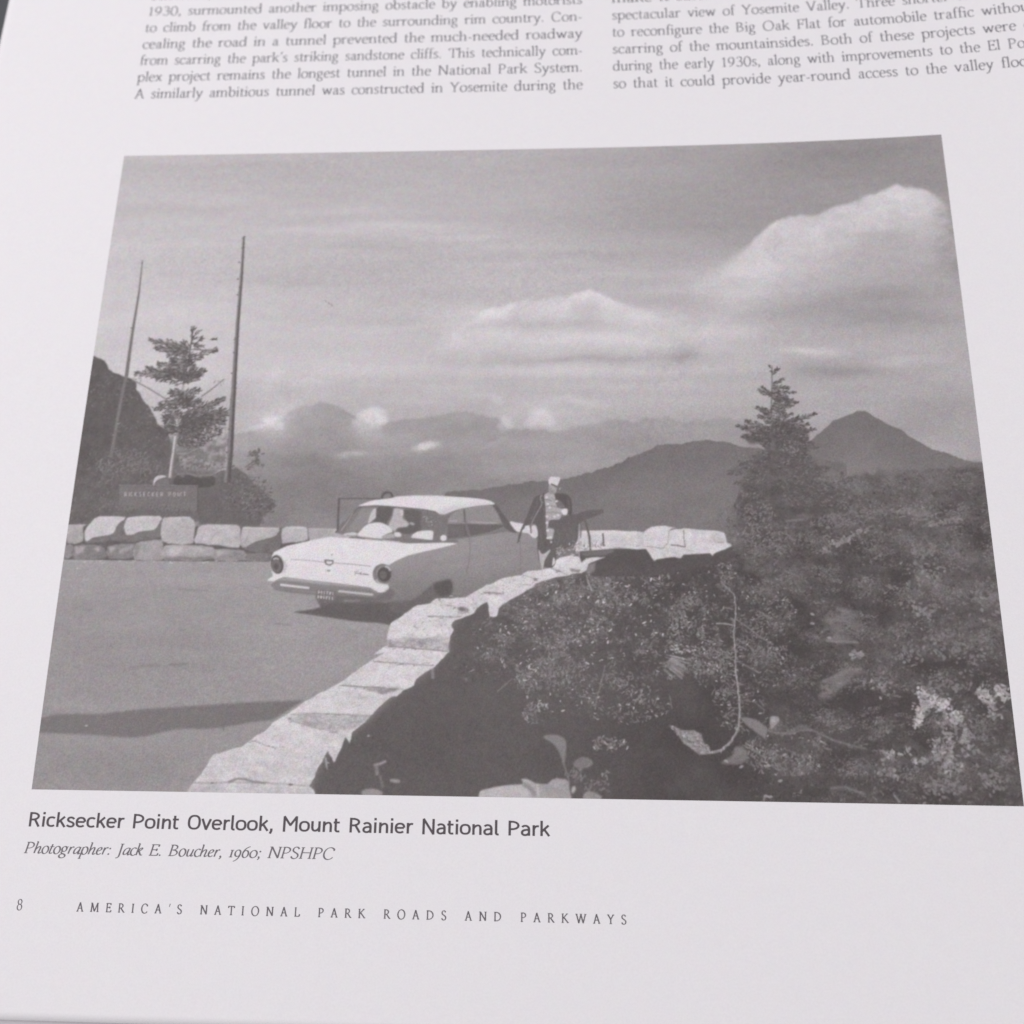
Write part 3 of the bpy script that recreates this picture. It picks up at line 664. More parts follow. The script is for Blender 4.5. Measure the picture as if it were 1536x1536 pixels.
    lit(tr('L', (520, 230), (620, 260), (660, 330)), 46, 7, (110, 150)); lit(tr('L', (170, 550), (240, 560)), 26, 4, (120, 165)); lit(tr('L', (480, 540), (600, 560)), 40, 9, (105, 140)); lit(tr('L', (700, 460), (1000, 600)), 90, 12, (105, 138)); lit(tr('L', (300, 740), (440, 780)), 24, 6, (110, 170))
    lit(tr('L', (650, 1400), (760, 1380), (900, 1400)), 90, 9, (105, 140)); lit(tr('L', (980, 1340), (1130, 1360)), 50, 8, (102, 140)); lit(tr('L', (600, 700), (760, 760), (900, 740)), 60, 8, (105, 135)); lit(tr('L', (1000, 120), (1080, 330)), 60, 10, (105, 140))
    lit(tr('I', (20, 1120), (170, 1060), (360, 965)), 70, 3, (115, 150)); lit(tr('I', (820, 940), (1060, 890)), 36, 2, (115, 140)); lit(tr('I', (560, 840), (700, 840), (860, 880)), 60, 6, (112, 140)); lit(tr('I', (700, 1140), (850, 1140)), 40, 6, (110, 135)); lit(tr('I', (720, 1340), (900, 1300)), 60, 9, (110, 145)); lit(tr('I', (0, 900), (150, 850), (300, 860)), 50, 9, (108, 130))
paint_right_rocks()

# ---- curved dead sapling with its root
def paint_snag():
    spine = smooth_poly(tr('K', (478, 282), (483, 330), (486, 400), (478, 470), (477, 540), (484, 620), (485, 700), (492, 780), (502, 860), (510, 930), (512, 1000), (503, 1060), (486, 1110), (455, 1155), (425, 1185), (395, 1205), (345, 1218)), 4, False)
    spine = [(x + rnd.uniform(-.8, .8), y) for x, y in spine]
    line(spine, 1.5, 160, 'printed_snag', .45, .95, 3.8)
    line([(x + .9, y) for x, y in spine], .7, 105, None, .45, .6, 1.4)
    for x, y in spine[::2]: dab(x + rnd.uniform(-1.2, 1.2), y + rnd.uniform(-2, 2), rnd.uniform(1.5, 3), rnd.uniform(.6, 1), rnd.uniform(1.1, 2.0), rnd.choice((110, 120, 185, 190)), .55)
    for pts, w, t in ((((400, 205), (440, 250), (478, 284)), 1.6, 150), (((395, 250), (420, 262)), 1.2, 135), (((370, 455), (420, 455), (474, 466)), 2.0, 165), (((415, 360), (475, 372)), 1.4, 140), (((490, 430), (560, 480), (640, 540), (710, 580)), 1.6, 138), (((455, 420), (480, 440)), 1.6, 150),
                      (((490, 540), (535, 575)), 1.4, 135), (((455, 530), (478, 545)), 1.4, 140), (((500, 680), (560, 710), (630, 750)), 1.5, 125), (((455, 610), (480, 612)), 1.3, 130), (((540, 910), (600, 920), (660, 970)), 1.3, 120), (((410, 1010), (480, 960)), 1.4, 128), (((620, 380), (700, 430)), 1.4, 128)):
        line(tr('K', *pts), w, t, None, .5, .85)
    fill(rough(tr('K', (90, 1055), (120, 1062), (165, 1085), (240, 1085), (285, 1110), (298, 1160), (330, 1190), (345, 1225), (270, 1230), (225, 1195), (180, 1165), (140, 1110)), 1.2, 2, 6), lambda x, y: 136 + 14 * x, 'printed_snag', .7, .95, 40 * fbm(6, 5, 140, 3, .7))
    for _ in range(70):
        x, y = tr('K', (rnd.uniform(110, 330), 0))[0]; t = (x - 1008) / 56; y = tr('K', (0, 1075 + 125 * t))[0][1] + rnd.uniform(-9, 9) * (1 - abs(t - .5))
        dab(x, y, rnd.uniform(1.2, 3.2), rnd.uniform(.7, 1.3), rnd.uniform(.2, 1.2), rnd.choice((96, 104, 170, 178, 150)), rnd.uniform(.4, .85))
    for _ in range(16):
        i = rnd.randrange(2, len(spine) - 16); x, y = spine[i]; sd = rnd.choice((-1, 1)); l = rnd.uniform(5, 15)
        line([(x, y), (x + sd * l * .6, y - rnd.uniform(-1, 4)), (x + sd * l, y + rnd.uniform(-4, 6))], 1.2, rnd.uniform(120, 152), None, .45, .75, .7)
    clump(*tr('K', (650, 600))[0], 24, 40, 80, (105, 135), (1.5, 3.2), (.7, 1.2)); clump(*tr('K', (560, 480))[0], 26, 26, 60, (105, 135), (1.5, 3.2), (.7, 1.2))
paint_snag()

# ---- left dark hillside
fill(rough(tr('A', (100, 850), (225, 853), (270, 870), (310, 908), (350, 960), (420, 988), (500, 1022), (500, 1068), (540, 1130), (590, 1190), (622, 1250), (640, 1300), (700, 1340), (724, 1400), (760, 1470), (800, 1600), (1150, 1600), (1250, 1700), (1350, 1960), (0, 1960)), 3.6, 5, 3),
     lambda x, y: 88 + 11 * x + 7 * smoothstep(.5, .9, y), 'printed_hillside', .7, 1, 7 * fbm(26, 20, 150, 5, .7) + 4 * fbm(6, 5, 151, 3))
speckle(1100, (95, 560, 300, 790), (8, 30), seed=12, name='printed_hillside', cluster=True); speckle(350, (95, 540, 300, 790), (-12, -4), seed=13, name='printed_hillside')

# undergrowth and bushes behind the far wall
def paint_left_bushes():
    for cx, cy, rx, ry, n, lo, hi in ((190, 690, 34, 20, 150, 98, 135), (165, 712, 30, 20, 100, 92, 122), (215, 700, 26, 12, 80, 96, 130), (130, 745, 30, 30, 90, 90, 112), (150, 700, 20, 12, 40, 100, 130), (240, 695, 26, 14, 60, 88, 115), (270, 700, 40, 12, 60, 84, 105), (310, 700, 40, 16, 90, 86, 118), (330, 720, 26, 16, 80, 90, 122), (320, 770, 30, 14, 80, 92, 112), (250, 770, 60, 10, 80, 88, 110)):
        clump(cx, cy, rx, ry, n, (lo, hi), (1.8, 4), (.9, 1.8), alpha=(.4, .85), name='printed_bush')
    fill(rough(tr('B', (820, 540), (800, 470), (830, 380), (900, 330), (960, 270), (1040, 240), (1110, 290), (1190, 360), (1240, 420), (1270, 450), (1260, 480), (1240, 500), (1200, 530), (1180, 590), (1000, 590), (820, 580)), 3, 3, 8), 97, 'printed_bush', 1.0, .95, 5 * GRAIN8)
    clump(370, 745, 40, 34, 300, (84, 120), (1.8, 4), (.8, 1.6), name='printed_bush'); clump(385, 750, 24, 26, 60, (120, 150), (1.6, 3.4), (.8, 1.3)); clump(398, 760, 16, 14, 40, (82, 96), (2, 5), (.9, 1.5), (-40, 40), name='printed_bush')
    for a, b in (((1170, 115), (1165, 220)), ((1130, 160), (1200, 165)), ((1140, 200), (1205, 235)), ((1110, 170), (1150, 150)), ((1100, 250), (1170, 200))):
        (x0, y0), (x1, y1) = tr('B', a, b); spray(x0, y0, x1, y1, 16, 4, (88, 108), name='printed_bush')
    for y, w in ((440, 1270), (480, 1255), (400, 1225), (500, 1230), (360, 1190), (530, 1200)):
        (x0, y0), (x1, y1) = tr('B', (1100, y + 10), (w, y)); spray(x0, y0, x1, y1, 26, 4, (86, 112), name='printed_bush')
    # log and lit rock behind the sign
    fill(smooth_poly(tr('B', (670, 330), (685, 295), (730, 280), (800, 290), (880, 285), (920, 310), (910, 345), (850, 360), (700, 350))), 82, 'printed_bush', .7)
    line(tr('B', (695, 282), (750, 276), (800, 290), (890, 288), (940, 262), (985, 240)), 2.0, 165, None, .6, .8)
    fill(smooth_poly(tr('B', (550, 345), (556, 310), (575, 292), (610, 288), (630, 298), (600, 305), (570, 322), (556, 348))), 185, another('printed_boulder'), .6)
    fill(smooth_poly(tr('B', (560, 345), (575, 318), (615, 304), (640, 312), (640, 345))), 108, None, .6)
paint_left_bushes()
fill(rough([(258, 640), (300, 632), (340, 640), (346, 700), (330, 722), (262, 718)], 6, 4, 71), 112, 'printed_bush', 1.5, .75, 16 * fbm(14, 9, 340, 4, .7), fbm(14, 10, 341, 4, .7))

# ---- sign by the wall
def paint_sign():
    fill(tr('B', (352, 350), (815, 352), (812, 500), (345, 492)), lambda x, y: 112 - 4 * y, 'printed_sign', .6, 1, 4 * fbm(24, 4, 160, 3))
    line(tr('B', (350, 347), (816, 349)), 1.4, 132, None, .5, .8); line(tr('B', (816, 349), (812, 500)), 1.6, 84, None, .6, .8); line(tr('B', (352, 352), (814, 354)), 1.2, 92, None, .6, .6)
    clump(*tr('B', (560, 485))[0], 58, 5, 90, (88, 108), (1.6, 3), (.8, 1.3), (60, 120))
paint_sign()

# ---- slim dead trunk, pine and tall bare trunk
line(tr('A', (543, 222), (532, 330), (520, 440), (500, 560), (480, 680), (460, 820), (437, 990)), 1.3, 104, 'printed_slim_trunk', .55, .95, 5.4)
line(tr('A', (437, 990), (412, 1080), (380, 1260), (350, 1440), (335, 1520)), 4.6, 116, 'printed_slim_trunk', .7, .75, 5.0)
line(tr('A', (425, 1040), (395, 1190), (372, 1310), (345, 1450)), 1.0, 140, None, .6, .6)
for x, y in tr('A', (470, 668), (512, 470), (540, 240), (385, 1297)): dab(x, y, 2.2, 1.2, 0.1, 100 if y < 600 else 150, .9)

def paint_pine():
    nm = 'printed_pine'
    line(tr('A', (880, 655), (868, 740), (852, 840), (835, 930), (820, 1010)), 1.6, 90, nm, .5, .9, 3.2)
    line(tr('A', (820, 1010), (802, 1100), (780, 1210), (768, 1300), (758, 1390), (740, 1535)) + tr('B', (665, 180), (650, 305)), 3.2, 150, nm, .6, .95, 4.6)
    line(tr('A', (790, 1190), (768, 1300), (756, 1390), (737, 1535)) + tr('B', (661, 180), (646, 300)), 2.0, 200, None, .6, .9)
    twigs = [((870, 745), (865, 660), 10, 2.5), ((875, 740), (925, 680), 12, 3), ((875, 700), (890, 660), 8, 3), ((850, 800), (800, 750), 20, 5), ((870, 770), (940, 730), 22, 5), ((880, 790), (945, 790), 18, 5), ((850, 800), (580, 745), 46, 7), ((840, 830), (620, 790), 70, 9), ((845, 830), (700, 840), 50, 9),
             ((850, 850), (1035, 812), 34, 5), ((1000, 745), (1030, 740), 8, 2.5), ((1010, 815), (1040, 812), 14, 4), ((850, 870), (940, 855), 30, 7), ((840, 900), (720, 880), 60, 9), ((840, 920), (880, 900), 60, 12), ((830, 940), (640, 900), 50, 8), ((830, 960), (490, 970), 110, 8), ((820, 980), (560, 930), 60, 7), ((820, 980), (620, 1000), 60, 8), ((830, 990), (960, 940), 50, 8), ((830, 1000), (930, 980), 44, 8), ((820, 1010), (690, 1020), 36, 7), ((825, 960), (830, 1030), 60, 9),
             ((810, 1110), (720, 1090), 44, 8), ((800, 1130), (920, 1070), 50, 8), ((800, 1150), (650, 1180), 50, 9), ((800, 1170), (930, 1150), 60, 10), ((790, 1190), (610, 1200), 40, 7), ((790, 1210), (680, 1290), 50, 10), ((800, 1180), (840, 1130), 60, 10),
             ((800, 1260), (1090, 1130), 90, 8), ((800, 1270), (1110, 1220), 150, 14), ((800, 1290), (1090, 1280), 150, 14), ((780, 1310), (1000, 1260), 120, 14), ((770, 1330), (690, 1330), 50, 9), ((780, 1340), (1070, 1350), 110, 11), ((780, 1380), (1000, 1390), 90, 10), ((770, 1420), (960, 1430), 60, 8), ((760, 1290), (660, 1250), 40, 8), ((770, 1350), (620, 1330), 40, 8)]
    for a, b, n, sp in twigs:
        (x0, y0), (x1, y1) = tr('A', a, b); spray(x0, y0, x1, y1, int(n * 1.5), sp, (74, 100), (1.8, 5.2), (.6, 1.2), 38, nm, (.6, .95), .5 if n > 40 else 0)
        if n > 45: spray(x0, y0 - 1.5, x1, y1 - 1.5, n // 9, sp * .8, (135, 170), (1.4, 3.4), (.5, .9), 30)
    for pts in (((500, 1020), (600, 1075), (720, 1150)), ((930, 1120), (1000, 1070), (1080, 1005)), ((850, 810), (1030, 815)), ((690, 1250), (760, 1290)), ((770, 1490), (900, 1470))):
        line(tr('A', *pts), 1.6, 105, nm, .5, .85)
    clump(*tr('A', (1000, 1365))[0], 22, 9, 40, (150, 185), (1.4, 3), (.7, 1.3)); clump(*tr('A', (1050, 1020))[0], 9, 6, 14, (130, 170), (1.4, 3), (.7, 1.2)); clump(*tr('A', (900, 1400))[0], 22, 9, 30, (130, 165), (1.4, 3), (.7, 1.2)); clump(*tr('A', (520, 1000))[0], 12, 8, 20, (120, 155), (1.4, 3), (.7, 1.2))
    clump(*tr('A', (850, 1480))[0], 26, 10, 50, (95, 125), (1.6, 3.6), (.8, 1.4)); line(tr('B', (690, 160), (750, 160), (810, 130)), 1.6, 150, None, .6, .7)
paint_pine()

def paint_tall_trunk():
    nm = 'printed_bare_trunk'
    spine = tr('A', (1210, 68), (1203, 200), (1195, 330), (1183, 480), (1170, 640), (1160, 800), (1150, 960), (1143, 1090), (1135, 1200), (1127, 1360), (1118, 1540)) + tr('B', (1003, 130), (995, 240), (988, 330))
    line(spine, 2.6, 92, nm, .55, 1, 10.5)
    line([(x - .8 - 2.2 * i / 13, y) for i, (x, y) in enumerate(spine)], 1.2, 138, None, .6, .75, 4.2)
    line([(x + .9 + 2.6 * i / 13, y) for i, (x, y) in enumerate(spine)], .9, 80, None, .6, .7, 3)
    line(tr('B', (985, 120), (980, 230), (975, 260)), 2.4, 178, None, .7, .8)
    for x, y in tr('A', (1180, 235), (1172, 345), (1170, 450), (1183, 400), (1150, 745), (1145, 830), (1130, 965), (1215, 65)): dab(x, y, 2.4, 1.3, 0.3, 95, .9)
    for i in range(46):
        t = rnd.random(); i0 = min(int(t * 12.99), 12); f = t * 13 - i0; x = spine[i0][0] + (spine[i0 + 1][0] - spine[i0][0]) * f; y = spine[i0][1] + (spine[i0 + 1][1] - spine[i0][1]) * f; w = (2.6 + 8 * t) / 2
        dab(x + rnd.choice((-1, -1, 1)) * w, y, rnd.uniform(1, 2.4), rnd.uniform(.7, 1.2), rnd.uniform(-.3, .6), rnd.uniform(84, 112), .8)
    speckle(200, (336, 360, 368, 720), (-24, 28), (1, 2.4), (.6, 1), (60, 120), seed=44, name=nm)
paint_tall_trunk()

# ---- far stone wall: stones drawn over a dark joint band
STONE = 17 * fbm(11, 9, 170, 5, .75)
def paint_far_wall():
    nm = 'printed_wall'
    fill(tr('B', (48, 600), (140, 590), (235, 535), (770, 540), (800, 590), (960, 585), (1060, 592), (1300, 600), (1420, 592), (1470, 605), (1800, 607), (1800, 700), (1500, 700), (1240, 800), (620, 793), (24, 788)), 92, nm, .7, 1, .5 * STONE)
    def stone(pts, t, seed=0, top=0):
        fill(rough(smooth_poly(tr('B', *pts), 2), 1.7, 3, seed + 50), lambda x, y: t + 7 * (1 - y) + top * (y < .15) - 5 * x, nm, .7, 1, STONE)
    for i, (pts, t) in enumerate([
        (((50, 587), (128, 585), (136, 600), (134, 678), (45, 690)), 158),
        (((150, 610), (185, 565), (230, 533), (388, 536), (388, 665), (300, 672), (170, 690), (148, 665)), 112),
        (((150, 610), (185, 565), (230, 533), (386, 537), (350, 570), (330, 600), (322, 622), (290, 640), (200, 655), (158, 680), (146, 655)), 186),
        (((395, 542), (592, 532), (592, 658), (480, 668), (390, 682)), 112),
        (((395, 542), (592, 532), (590, 562), (560, 608), (510, 615), (460, 625), (392, 642)), 182),
        (((606, 548), (640, 538), (770, 536), (795, 572), (800, 590), (790, 650), (785, 690), (690, 695), (600, 672)), 168),
        (((820, 592), (870, 580), (960, 585), (1045, 584), (1066, 600), (1066, 660), (1058, 715), (960, 705), (800, 690), (805, 640)), 174),
        (((1076, 600), (1150, 596), (1300, 602), (1308, 680), (1290, 722), (1260, 745), (1180, 742), (1080, 716)), 110),
        (((1076, 600), (1150, 596), (1292, 602), (1285, 630), (1265, 650), (1150, 682), (1098, 712), (1066, 700)), 168),
        (((1310, 603), (1360, 593), (1420, 590), (1464, 606), (1466, 668), (1330, 690), (1312, 680)), 172),
        (((1472, 607), (1536, 605), (1620, 606), (1700, 606), (1700, 680), (1500, 690), (1474, 660)), 168),
        (((33, 705), (76, 702), (74, 762), (30, 780)), 138), (((86, 705), (240, 706), (268, 740), (262, 780), (85, 782)), 124), (((282, 708), (440, 692), (436, 730), (428, 772), (290, 780)), 128), (((452, 690), (520, 675), (600, 668), (607, 740), (603, 788), (440, 788)), 152), (((616, 706), (760, 700), (900, 712), (906, 780), (620, 790)), 156), (((916, 726), (1020, 728), (1082, 732), (1105, 790), (915, 795)), 140), (((1110, 750), (1240, 752), (1244, 796), (1108, 796)), 122)]):
        stone(pts, t, i)
    for pts, t in ((((90, 710), (150, 708), (140, 740), (92, 760)), 170), (((200, 715), (238, 710), (225, 745)), 175), (((285, 712), (330, 712), (300, 745)), 178), (((350, 725), (436, 695), (420, 725), (350, 750)), 165), (((640, 712), (740, 706), (700, 755), (630, 760)), 178), (((760, 712), (890, 722), (800, 750)), 170), (((918, 730), (990, 732), (930, 770)), 172), (((612, 775), (700, 770), (900, 768), (900, 782), (620, 790)), 110), (((445, 690), (480, 685), (460, 760), (442, 785)), 130), (((1000, 740), (1075, 745), (1090, 775), (980, 780)), 132)):
        fill(rough(tr('B', *pts), 1, 2, 5), t, None, 1.2, .75, STONE)
    for p in (((232, 534), (388, 537)), ((396, 541), (592, 532)), ((640, 538), (770, 537)), ((870, 580), (1045, 584)), ((1078, 598), (1295, 601)), ((1360, 593), (1455, 600)), ((1475, 606), (1720, 608))):
        line(tr('B', *p), 1.8, 200, None, .8, .75)
    for p in (((860, 600), (830, 680)), ((960, 610), (900, 650), (890, 690)), ((470, 560), (490, 580), (450, 600)), ((1120, 610), (1095, 690)), ((690, 580), (760, 600))):
        line(tr('B', *p), 1.2, 138, None, .9, .5)
    # courses behind the car
    fill(tr('C', (350, 470), (360, 460), (545, 468), (560, 520), (380, 555)), 162, nm, .7, 1, STONE)
    line(tr('C', (358, 465), (358, 545)), 1.2, 105, None, .5, .8); line(tr('C', (152, 465), (152, 560)), 1.2, 105, None, .5, .8)
paint_far_wall()

# ---- asphalt
def paint_road():
    nm = 'printed_road'
    base = fbm(120, 36, 180, 5, .6); fine = fbm(5, 3.2, 181, 3, .8)
    fill(tr('B', (10, 792), (24, 790), (300, 793), (620, 796), (920, 800), (1240, 800), (1400, 860)) + [(500, 880), (600, 900), (620, 960), (560, 1010), (480, 1070), (360, 1150), (300, 1230), (20, 1230)],
         lambda x, y: 151 - 5 * y - 3 * (1 - x) + 5 * np.exp(-y * 14), nm, .6, 1, 5 * base + 5.5 * fine)
    for cx, cy, rx, ry, d in ((200, 900, 90, 16, -3), (230, 960, 120, 14, -5), (260, 1000, 80, 6, -6), (150, 1000, 60, 40, -4), (380, 950, 80, 16, 3), (300, 870, 140, 8, 4), (120, 920, 40, 20, -4), (420, 1010, 80, 16, 3), (200, 1150, 120, 20, -4), (330, 1120, 60, 16, 2), (120, 1060, 60, 6, 5)):
        glow(cx, cy, rx, ry, d)
    for pts, w in ((((620, 176), (660, 178), (745, 181)), 2.2), (((230, 260), (275, 262)), 1.8), (((415, 278), (440, 279)), 1.6), (((480, 272), (500, 275)), 1.6), (((440, 497), (480, 492), (525, 488)), 2.4), (((580, 488), (660, 482)), 3.0), (((620, 342), (660, 345)), 1.6), (((970, 342), (1000, 343)), 1.5), (((1020, 318), (1090, 322)), 2.6)):
        line(tr('R', *pts), w, 122, None, 1.0, .55)
    sh = smooth_poly(tr('R', (40, 706), (65, 705), (150, 690), (300, 690), (420, 676), (540, 667), (640, 660), (760, 652), (860, 645), (1000, 638), (1140, 633)), 3, False) + smooth_poly(tr('R', (1010, 714), (930, 722), (860, 735), (740, 750), (660, 748), (600, 755), (520, 773), (450, 785), (380, 783), (300, 776), (180, 770), (60, 765), (30, 765)), 3, False)
    fill(rough(sh, .6, 1, 5), lambda x, y: 107 + 6 * (1 - x), nm, 1.3, .95, 3 * base + 4 * fine)
    dab(*tr('R', (245, 738))[0], 3, 1.2, 0, 175, .8); dab(*tr('R', (810, 750))[0], 1.5, 5, 0, 110, .6); dab(*tr('R', (210, 90))[0], 3, 1, 0, 200, .7)
    for i in range(60):
        x, y = rnd.uniform(90, 540), rnd.uniform(860, 1050); l = rnd.uniform(6, 26)
        line([(x, y), (x + l * .5, y + rnd.uniform(-1.5, 1.5)), (x + l, y + rnd.uniform(-2, 1))], rnd.uniform(.8, 2.0), rnd.choice((128, 132, 136, 158)), None, 1.0, rnd.uniform(.15, .4))
    for i in range(26):
        x, y = rnd.uniform(95, 400), 842 + rnd.uniform(-1, 3); dab(x, y, rnd.uniform(1.5, 4), .9, 0, rnd.uniform(150, 190), .7)
    speckle(500, (60, 850, 600, 1190), (-14, 16), (1, 2.6), (.7, 1.2), (-20, 20), seed=66, name=nm, alpha=(.2, .6))
paint_road()

# ---- hardtop sedan
def paint_car():
    nm = 'printed_car'
    fill(smooth_poly(tr('C', (250, 1083), (330, 1070), (450, 1045), (430, 1000), (520, 960), (900, 960), (1150, 990), (1280, 1000), (1200, 1060), (1080, 1130), (1000, 1180), (900, 1165), (700, 1150), (560, 1130), (400, 1105)), 2), 92, nm, .9, 1, 1.5 * GRAIN8)
    # near side
    fill(smooth_poly(tr('C', (950, 720), (1010, 698), (1100, 655), (1250, 622), (1400, 585), (1480, 560)), 3, False) + tr('D', (330, 612), (430, 597), (640, 565), (740, 550), (800, 552), (880, 556), (930, 575), (960, 640), (985, 720), (1000, 850), (980, 900), (820, 960), (480, 1060), (300, 1120), (0, 1140)) + tr('C', (1180, 1060), (900, 1010), (830, 985), (900, 950), (960, 900)),
         lambda x, y: 145 - 23 * smoothstep(.3, .95, y) - 6 * smoothstep(.5, 1, x), nm, .7, 1, 1.8 * GRAIN8)
    fill(smooth_poly(tr('C', (930, 1010), (1060, 1000), (1150, 980), (1220, 925), (1290, 865), (1350, 850), (1420, 840), (1430, 900), (1420, 960), (1350, 985), (1250, 1020), (1150, 1090), (1000, 1090)), 2), 99, nm, 1.4, .95)
    fill(smooth_poly(tr('C', (1290, 880), (1340, 855), (1410, 840), (1432, 880), (1425, 940), (1370, 965), (1310, 945)), 2), 86, nm, 1.3, .9)
    line(tr('D', (60, 820), (300, 770), (600, 720), (940, 690)), 3, 120, None, 2, .35)
    line(tr('D', (0, 740), (180, 690), (420, 650), (700, 610), (930, 600)), 6, 148, None, 3, .4)
    line(tr('D', (432, 600), (436, 690), (426, 800), (400, 900)), 1.0, 104, None, .5, .55); line(tr('D', (800, 556), (820, 640), (826, 760), (820, 860)), 1.0, 106, None, .5, .5); dab(*tr('D', (470, 640))[0], 4, 1.0, -.1, 165, .7)
    # glasshouse
    fill(smooth_poly(tr('C', (560, 492), (600, 465), (660, 390), (720, 312), (780, 293), (850, 290), (1000, 296), (1200, 318), (1290, 330), (1335, 352), (1380, 370), (1400, 420), (1370, 500), (1350, 560), (1270, 550), (1120, 538), (900, 542), (700, 522)), 2), 124, nm, .7)
    fill(tr('C', (640, 480), (700, 400), (760, 310), (850, 305), (830, 345), (800, 420), (740, 480)), 138, None, 1.2)
    fill(smooth_poly(tr('C', (800, 425), (815, 370), (835, 325), (862, 308), (866, 335), (860, 385), (825, 410)), 2), 186, None, .8)
    fill(smooth_poly(tr('C', (868, 305), (930, 298), (992, 305), (985, 350), (955, 400), (935, 430), (890, 415), (830, 405), (862, 385)), 2), 94, None, .8)
    fill(smooth_poly(tr('C', (995, 312), (1040, 312), (1062, 322), (1060, 385), (1085, 400), (1112, 420), (1090, 450), (1040, 465), (1000, 480), (955, 450), (960, 425), (985, 370)), 2), 172, None, .9, 1, 6 * GRAIN8)
    fill(smooth_poly(tr('C', (1070, 322), (1200, 332), (1205, 420), (1200, 480), (1140, 500), (1060, 500), (1010, 480), (1030, 455), (1090, 450), (1110, 425), (1085, 395)), 2), 95, None, .9)
    fill(ell(*tr('C', (1055, 345))[0], 2.2, 5), 200, None, .6, .8); fill(ell(*tr('C', (1130, 425))[0], 4, 2, 20), 175, None, .7, .8)
    fill(smooth_poly(tr('C', (1205, 345), (1300, 350), (1320, 400), (1290, 470), (1200, 475)), 2), 112, None, 1.2); clump(*tr('C', (1260, 400))[0], 10, 9, 16, (130, 165), (1.5, 3), (.8, 1.4))
    fill(smooth_poly(tr('C', (725, 515), (740, 485), (790, 435), (850, 418), (900, 418), (945, 438), (972, 460), (985, 485), (940, 500), (905, 538), (800, 530)), 2), 214, None, .7)
    fill(smooth_poly(tr('C', (910, 515), (950, 500), (990, 500), (1000, 530), (910, 540)), 2), 160, None, .8)
    fill(smooth_poly(tr('C', (1128, 515), (1165, 485), (1230, 476), (1288, 482), (1285, 545), (1200, 540), (1130, 532)), 2), 214, None, .7)
    fill(smooth_poly(tr('C', (1000, 490), (1040, 490), (1050, 520), (1005, 520)), 2), 200, None, .7)
    fill(smooth_poly(tr('C', (625, 500), (690, 488), (725, 500), (700, 522), (630, 515)), 2), 195, None, .8); line(tr('C', (640, 512), (720, 516)), 1.6, 120, None, .6, .7)
    line(tr('C', (700, 522), (900, 542), (1050, 560), (1060, 545), (1280, 556)), 2.4, 135, None, .7, .8); fill(tr('C', (905, 540), (1130, 530), (1270, 548), (1350, 562), (1250, 572), (1080, 570)), 118, None, .8)
    line(tr('C', (910, 548), (1040, 562)), 1.6, 195, None, .6, .8)
    line(tr('C', (560, 492), (600, 462), (660, 385), (718, 315), (760, 296)), 2.4, 100, None, .6, .8); line(tr('C', (600, 478), (650, 410), (690, 345)), 1.1, 185, None, .5, .7)
    # C pillar, side glass
    fill(smooth_poly(tr('D', (150, 600), (160, 540), (180, 470), (195, 415), (235, 415), (300, 390), (290, 430), (262, 500), (235, 590), (210, 630), (160, 630)), 2), 116, nm, .8)
    fill(ell(*tr('D', (232, 600))[0], 4.8, 4.6), 212, None, .6)
    fill(smooth_poly(tr('D', (262, 600), (262, 500), (275, 440), (320, 400), (380, 374), (500, 352), (605, 345), (640, 390), (680, 470), (695, 515), (600, 556), (440, 590), (330, 610)), 2), 139, nm, .7)
    fill(tr('D', (262, 495), (420, 490), (560, 496), (690, 492), (692, 515), (600, 553), (440, 588), (262, 606)), 98, nm, .8)
    fill(tr('D', (270, 500), (380, 505), (385, 590), (270, 600)), 108, None, 1.6, .8, 6 * GRAIN8)
    line(tr('D', (275, 470), (300, 466), (335, 470)), 2, 170, None, .8, .8); line(tr('D', (440, 478), (560, 484), (640, 484)), 2, 166, None, .8, .8)
    fill(tr('D', (380, 378), (400, 372), (408, 480), (440, 588), (420, 592), (398, 490)), 118, None, .7)
    line(tr('D', (388, 376), (396, 480)), 1.6, 88, None, .6, .8)
    fill(smooth_poly(tr('D', (600, 340), (640, 345), (680, 400), (740, 480), (800, 552), (760, 556), (700, 520), (650, 410)), 2), 95, nm, .7)
    line(tr('D', (640, 470), (655, 500)), 1.4, 150, None, .6, .6)
    line(tr('D', (200, 418), (300, 396), (380, 372), (500, 352), (605, 343)), 1.6, 84, None, .6, .85)
    # roof
    roof = tr('C', (728, 297), (790, 268), (850, 250), (960, 230), (1150, 215), (1330, 217)) + tr('D', (0, 278), (150, 275), (350, 285), (500, 297), (590, 315), (625, 338), (600, 344), (500, 352), (380, 371), (300, 394), (240, 418), (195, 414), (170, 395), (60, 375), (0, 366)) + tr('C', (1200, 316), (1100, 306), (950, 293), (850, 288))
    fill(smooth_poly(roof, 2), lambda x, y: 218 - 16 * smoothstep(.55, 1, y), nm, .7)
    fill(smooth_poly(tr('D', (190, 410), (230, 380), (300, 358), (450, 338), (620, 335), (500, 352), (380, 371), (300, 394), (235, 418)), 2), 186, None, 1.6, .7)
    line(tr('C', (730, 300), (850, 292), (950, 296), (1100, 309), (1200, 320), (1290, 334), (1330, 356)), 1.5, 96, None, .6, .9)
    # rear deck and fascia
    deck = tr('C', (92, 655), (105, 635), (200, 590), (300, 567), (380, 549), (450, 536), (525, 522), (560, 528), (700, 533), (900, 552), (1100, 572), (1250, 570), (1400, 566), (1468, 572), (1400, 590), (1250, 625), (1100, 660), (1010, 700), (960, 732), (905, 722), (860, 742), (838, 790), (845, 835), (880, 870), (955, 884), (958, 915), (930, 938), (880, 935), (820, 902), (650, 882), (500, 862), (350, 846), (180, 822), (105, 852), (58, 850), (60, 838), (98, 815), (90, 780), (80, 720))
    fill(deck, lambda x, y: 220 - 6 * smoothstep(.3, 1, y), nm, .7, 1, 1.2 * GRAIN8)
